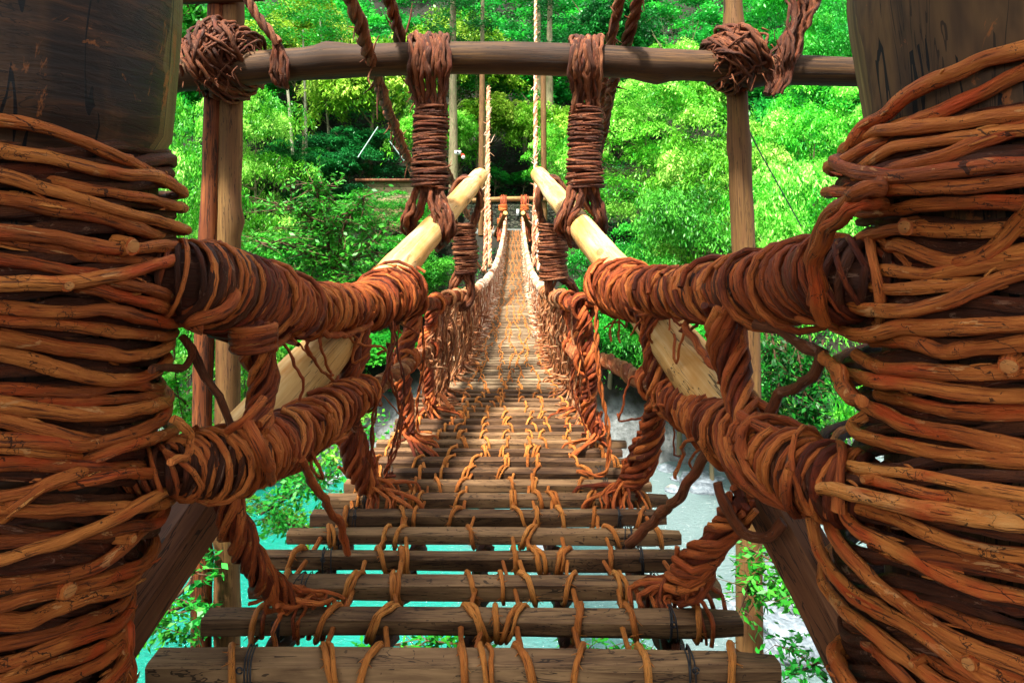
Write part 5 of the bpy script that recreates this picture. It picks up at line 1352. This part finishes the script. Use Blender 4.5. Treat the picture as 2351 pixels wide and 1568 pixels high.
# big unseen near bank trees, added so their crowns shade the entrance
for k, (x, y, h, w_, kd, lab) in enumerate([(-11., 1., 12.5, 13, 'round1', 'tall unseen near bank tree added to shade the entrance from the left'), (11.5, 2., 13.5, 13, 'round2', 'tall unseen near bank tree added to shade the entrance from the right'), (0.2, -7., 12., 17, 'round1', 'tall unseen near bank tree added for shade behind the viewpoint')]):
    g_ = float(ground_h(x, y)); root = thing('broadleaf_tree', lab, 'tree', (x, y, g_), 'unseen near bank trees added for shade')
    root.rotation_euler = (0, 0, k*2.); root.scale = (w_, w_, h+3)
    obj_from(TM[kd+'_t'], 'trunk', M['bark'], root); obj_from(TM[kd], 'crown', M['leaf_mid'], root)

# the wood beyond, one mass
def forest():
    mb = MB(); rs = np.random.RandomState(33)
    for k in range(230):
        y = rs.choice([rs.uniform(62, 80), rs.uniform(80, 125), rs.uniform(64,95)]); x = rs.uniform(-1, 1)*y*.8
        if rs.rand() < .12: y = rs.uniform(46, 60); x = rs.choice([-1, 1])*rs.uniform(26, 45)
        g = float(ground_h(x, y)); h = rs.uniform(9, 16); R = rs.uniform(4, 6.5)
        for q in range(15):
            a = rs.rand()*6.28; u = rs.rand()**.6
            c = np.array([x+math.cos(a)*R*u*.8, y+math.sin(a)*R*u*.8, g+h*(.45+.55*math.sqrt(max(0, 1-u*u*.8))*rs.uniform(.6, 1.))])
            n = 150; s = rs.uniform(.9, 1.5)
            off = rs.randn(n, 3)*[s*.62, s*.62, s*.2]; off[:, 2] -= (off[:, 0]**2+off[:, 1]**2)*.22/s
            addleaves(mb, c+off, .42, .24, up=.65, tint=np.clip(rs.rand()*.9+rs.randn(n)*.12, 0, 1), rs=rs)
    tag(mb.build('forest', M['leaf_mid'], smooth=False), 'mass of green wood climbing the hillside beyond the nearer trees', kind='stuff')
forest()
def undergrowth():
    mb = MB(); rs = np.random.RandomState(44)
    n = 3600
    y = rs.uniform(36.5, 110, n); x = rs.uniform(-1, 1, n)*y*.75
    keep = ~((np.abs(x) < 6) & (y > 45.5) & (y < 54.5)) ; x = x[keep]; y = y[keep]
    g = ground_h(x, y)
    for a, b, c in zip(x, y, g):
        m = 34; s = rs.uniform(.35, .9)
        off = rs.randn(m, 3)*[s, s, s*.35]; off[:, 2] = np.abs(off[:, 2])+.1+rs.rand()*.6
        addleaves(mb, np.array([a, b, c])+off, .28, .13, up=.6, tint=np.clip(rs.rand()*.8+rs.randn(m)*.12, 0, 1), rs=rs)
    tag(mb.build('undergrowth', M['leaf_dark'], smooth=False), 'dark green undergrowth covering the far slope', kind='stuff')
undergrowth()

# nearer leafy sprigs seen close up
def sprig(name, stems, leaf, L, W, dens, label, spread, seed, cat='shrub', stemr=.012, group='leafy branches near the bridge', bark='twig', hang=0.):
    rs = np.random.RandomState(seed)
    S0 = [at(*p) for p in stems[0]]
    root = thing(name, label, cat, tuple(S0[0]), group)
    mb = MB(); lb = MB()
    for st in stems:
        P = np.array([at(*p) for p in st]); R = np.linspace(stemr, stemr*.35, len(P))
        tube(mb, P, R, sides=6, step=.05, rough=.08, t=.4)
        C = catmull(P, .06); n = len(C)
        for k in range(int(n*dens)):
            s = C[rs.randint(int(n*.15), n)]
            e = s+rs.randn(3)*[spread, spread*.7, spread*.45]-[0, 0, hang*rs.rand()]
            m = (s+e)/2+rs.randn(3)*spread*.12
            tube(mb, [s, m, e], [stemr*.25, stemr*.2, stemr*.1], sides=4, step=.08, rough=0, cap=False)
            q = 9; tt = rs.uniform(.25, 1.08, q)[:, None]
            c = s*(1-tt)**2+2*m*tt*(1-tt)+e*tt**2+rs.randn(q, 3)*L*.35
            dr = np.tile(norm(e-s)*.8, (q, 1))
            addleaves(lb, c, L, W, up=.6, droop=dr, tint=np.clip(rs.rand()*.6+rs.rand(q)*.4, 0, 1), rs=rs)
    mb.build('branches', M[bark], root); lb.build('leaves', M[leaf], root, smooth=False)
    return root
sprig('young_tree', [[(765, 680, 13), (762, 610, 13), (745, 540, 12.8), (700, 490, 12.6), (640, 470, 12.5)], [(764, 640, 13), (780, 560, 12.8), (800, 500, 12.6), (840, 450, 12.5)], [(762, 600, 13), (720, 590, 12.8), (660, 560, 12.6), (600, 560, 12.4)],
      [(768, 610, 13), (820, 590, 12.8), (870, 540, 12.6)], [(765, 650, 13), (840, 640, 12.8), (900, 620, 12.6)], [(760, 560, 13), (730, 450, 12.7), (740, 420, 12.6)], [(764, 650, 13), (690, 640, 12.8), (620, 620, 12.6)]],
      'leaf_mid', .15, .058, 2.4, 'young tree with large glossy leaves above the upper left wrapped rail', .42, 3, cat='tree', stemr=.045)
sprig('leafy_branch', [[(560, 1060, 9), (640, 1080, 8.6), (700, 1100, 8.2), (760, 1130, 8)], [(600, 1180, 7.4), (650, 1150, 7.4), (700, 1120, 7.2), (770, 1080, 7)], [(700, 1210, 8), (650, 1200, 7.8), (600, 1190, 7.6)], [(860, 960, 9), (830, 1010, 9), (840, 1060, 8.8)]],
      'leaf_mid', .085, .036, 2.6, 'leafy branches over the water below the lower left wrapped rail', .24, 5, stemr=.014)
sprig('leafy_branch', [[(330, 1412, 4.6), (390, 1380, 4.9), (430, 1345, 5.2), (450, 1300, 5.4)], [(330, 1420, 4.6), (400, 1400, 4.8), (450, 1380, 5.2)]],
      'leaf_mid', .07, .03, .9, 'bare forked twig with few leaves between left brace beam and posts', .14, 6, stemr=.022)
sprig('leafy_branch', [[(325, 1430, 5), (370, 1440, 5), (420, 1455, 5), (445, 1470, 5)]], 'leaf_mid', .075, .03, 2.6, 'small drooping leaf sprig at lower left over turquoise water', .12, 7, stemr=.007)
sprig('climbing_ivy', [[(455, 1480, 5.75), (462, 1400, 5.78), (466, 1330, 5.8), (470, 1260, 5.8)]], 'leaf_mid', .09, .06, 1.1, 'green ivy leaves climbing the left red brown post', .10, 8, stemr=.006)
sprig('leafy_branch', [[(1900, 1425, 4.6), (1870, 1400, 4.8), (1820, 1370, 5), (1760, 1360, 5.2), (1740, 1375, 5.3)], [(1870, 1400, 4.8), (1800, 1310, 5.1), (1760, 1280, 5.3), (1720, 1260, 5.4)], [(1830, 1372, 5), (1860, 1300, 5.1), (1880, 1230, 5.2)], [(1760, 1300, 5.3), (1720, 1340, 5.3), (1700, 1400, 5.3)]],
      'leaf_mid', .085, .034, 2.3, 'leafy branch reaching left from the right trunk across the right gateway post', .20, 9, stemr=.02)
sprig('hanging_creeper', [[(1770, 740, 8), (1780, 820, 7.9), (1790, 900, 7.8), (1800, 990, 7.7)], [(1820, 760, 8), (1840, 850, 7.9), (1850, 930, 7.8), (1850, 1000, 7.7)], [(1890, 780, 8), (1880, 860, 7.9), (1880, 950, 7.8)], [(1760, 760, 8.2), (1770, 860, 8.1), (1770, 950, 8)], [(1800, 750, 8.2), (1810, 850, 8.1), (1825, 960, 8)], [(1860, 770, 8.2), (1868, 880, 8.1), (1860, 960, 8)]],
      'leaf_dark', .10, .04, 2.6, 'tangled hanging creeper in the gap between right post and right trunk', .20, 10, stemr=.016, hang=.25)
sprig('leafy_branch', [[(1000, 1500, 5.2), (960, 1490, 5.2), (900, 1480, 5.2), (840, 1500, 5.1)], [(1120, 1500, 5.4), (1060, 1480, 5.3), (980, 1470, 5.2)], [(1280, 1500, 5.2), (1350, 1490, 5.3), (1420, 1500, 5.3)], [(820, 1560, 5.), (850, 1520, 5.1), (950, 1550, 5.1)], [(1200, 1560, 5), (1300, 1540, 5), (1460, 1560, 5.)]],
      'leaf_mid', .085, .034, 2.4, 'leafy branches showing under the nearest slats', .2, 12, stemr=.018)
sprig('leafy_branch', [[(1920, 1500, 4.8), (1860, 1530, 5), (1800, 1560, 5.2)], [(1900, 1560, 5), (1830, 1500, 5.1), (1780, 1480, 5.3)]], 'leaf_mid', .08, .034, 1.6, 'leafy sprigs at the foot of the right trunk beside the first slat', .2, 13, stemr=.012)
sprig('leafy_branch', [[(600, 1000, 11), (680, 1010, 10.6), (760, 1000, 10.3), (840, 960, 10)], [(560, 1130, 10), (640, 1180, 9.6), (720, 1230, 9.3)], [(600, 1080, 10), (700, 1060, 9.8), (790, 1050, 9.6)]], 'leaf_lime', .10, .045, 2.8, 'bright green leaf sprays over the river between the left brace beam and the deck', .34, 21, stemr=.014)
sprig('leafy_branch', [[(400, 800, 7), (405, 880, 7.1), (420, 960, 7.2)], [(395, 900, 7), (430, 930, 7.2), (440, 970, 7.3)]], 'leaf_lime', .10, .045, 2.4, 'bright leaves in the gap between left trunk and left red brown post', .24, 14, stemr=.012)
sprig('leafy_branch', [[(430, 10, 8), (450, 60, 8.2), (430, 110, 8.3)], [(470, 0, 8), (420, 40, 8.2), (415, 90, 8.3)]], 'leaf_mid', .16, .06, 2.2, 'large dark leaves at the top between left trunk and left posts', .3, 15, stemr=.015)

# ------------------------------------------------------------------ camera, light, world
scn = bpy.context.scene
cam = bpy.data.cameras.new('camera'); co = bpy.data.objects.new('camera', cam); COL.objects.link(co)
co.location = (0, 0, EYE); co.rotation_euler = (PI/2, 0, 0)
cam.sensor_width = 36; cam.lens = F/2351*36; cam.shift_y = -(784-HY)/2351; cam.clip_start = .05; cam.clip_end = 1000
scn.camera = co
EL, AZ = 64., 212.     # sun high, behind the viewpoint and a little to the left
sun = bpy.data.lights.new('sun', 'SUN'); so = bpy.data.objects.new('sun', sun); COL.objects.link(so)
sun.energy = 4.2; sun.angle = math.radians(5); sun.color = (1, .95, .86)
el, az = math.radians(EL), math.radians(AZ)
dirv = Vector((math.sin(az)*math.cos(el), math.cos(az)*math.cos(el), math.sin(el)))
so.rotation_euler = dirv.to_track_quat('Z', 'Y').to_euler(); so.location = (0, 0, 60)
w = bpy.data.worlds.new('World'); scn.world = w; w.use_nodes = True
nt = w.node_tree; nt.nodes.clear()
sky = nt.nodes.new('ShaderNodeTexSky'); sky.sky_type = 'NISHITA'; sky.sun_disc = False
sky.sun_elevation = el; sky.sun_rotation = az; sky.air_density = 1.; sky.dust_density = 3.; sky.ozone_density = .6
bg = nt.nodes.new('ShaderNodeBackground'); bg.inputs[1].default_value = .15
hsv = nt.nodes.new('ShaderNodeHueSaturation'); hsv.inputs['Saturation'].default_value = .28; nt.links.new(sky.outputs[0], hsv.inputs['Color'])
ou = nt.nodes.new('ShaderNodeOutputWorld'); nt.links.new(hsv.outputs[0], bg.inputs[0]); nt.links.new(bg.outputs[0], ou.inputs[0])
scn.view_settings.view_transform = 'Standard'; scn.view_settings.look = 'None'; scn.view_settings.gamma = 1; scn.view_settings.exposure = 1.75
scn.cycles.max_bounces = 6; scn.cycles.diffuse_bounces = 3; scn.cycles.glossy_bounces = 2; scn.cycles.transmission_bounces = 3; scn.cycles.caustics_reflective = False
scn.cycles.sample_clamp_indirect = 4
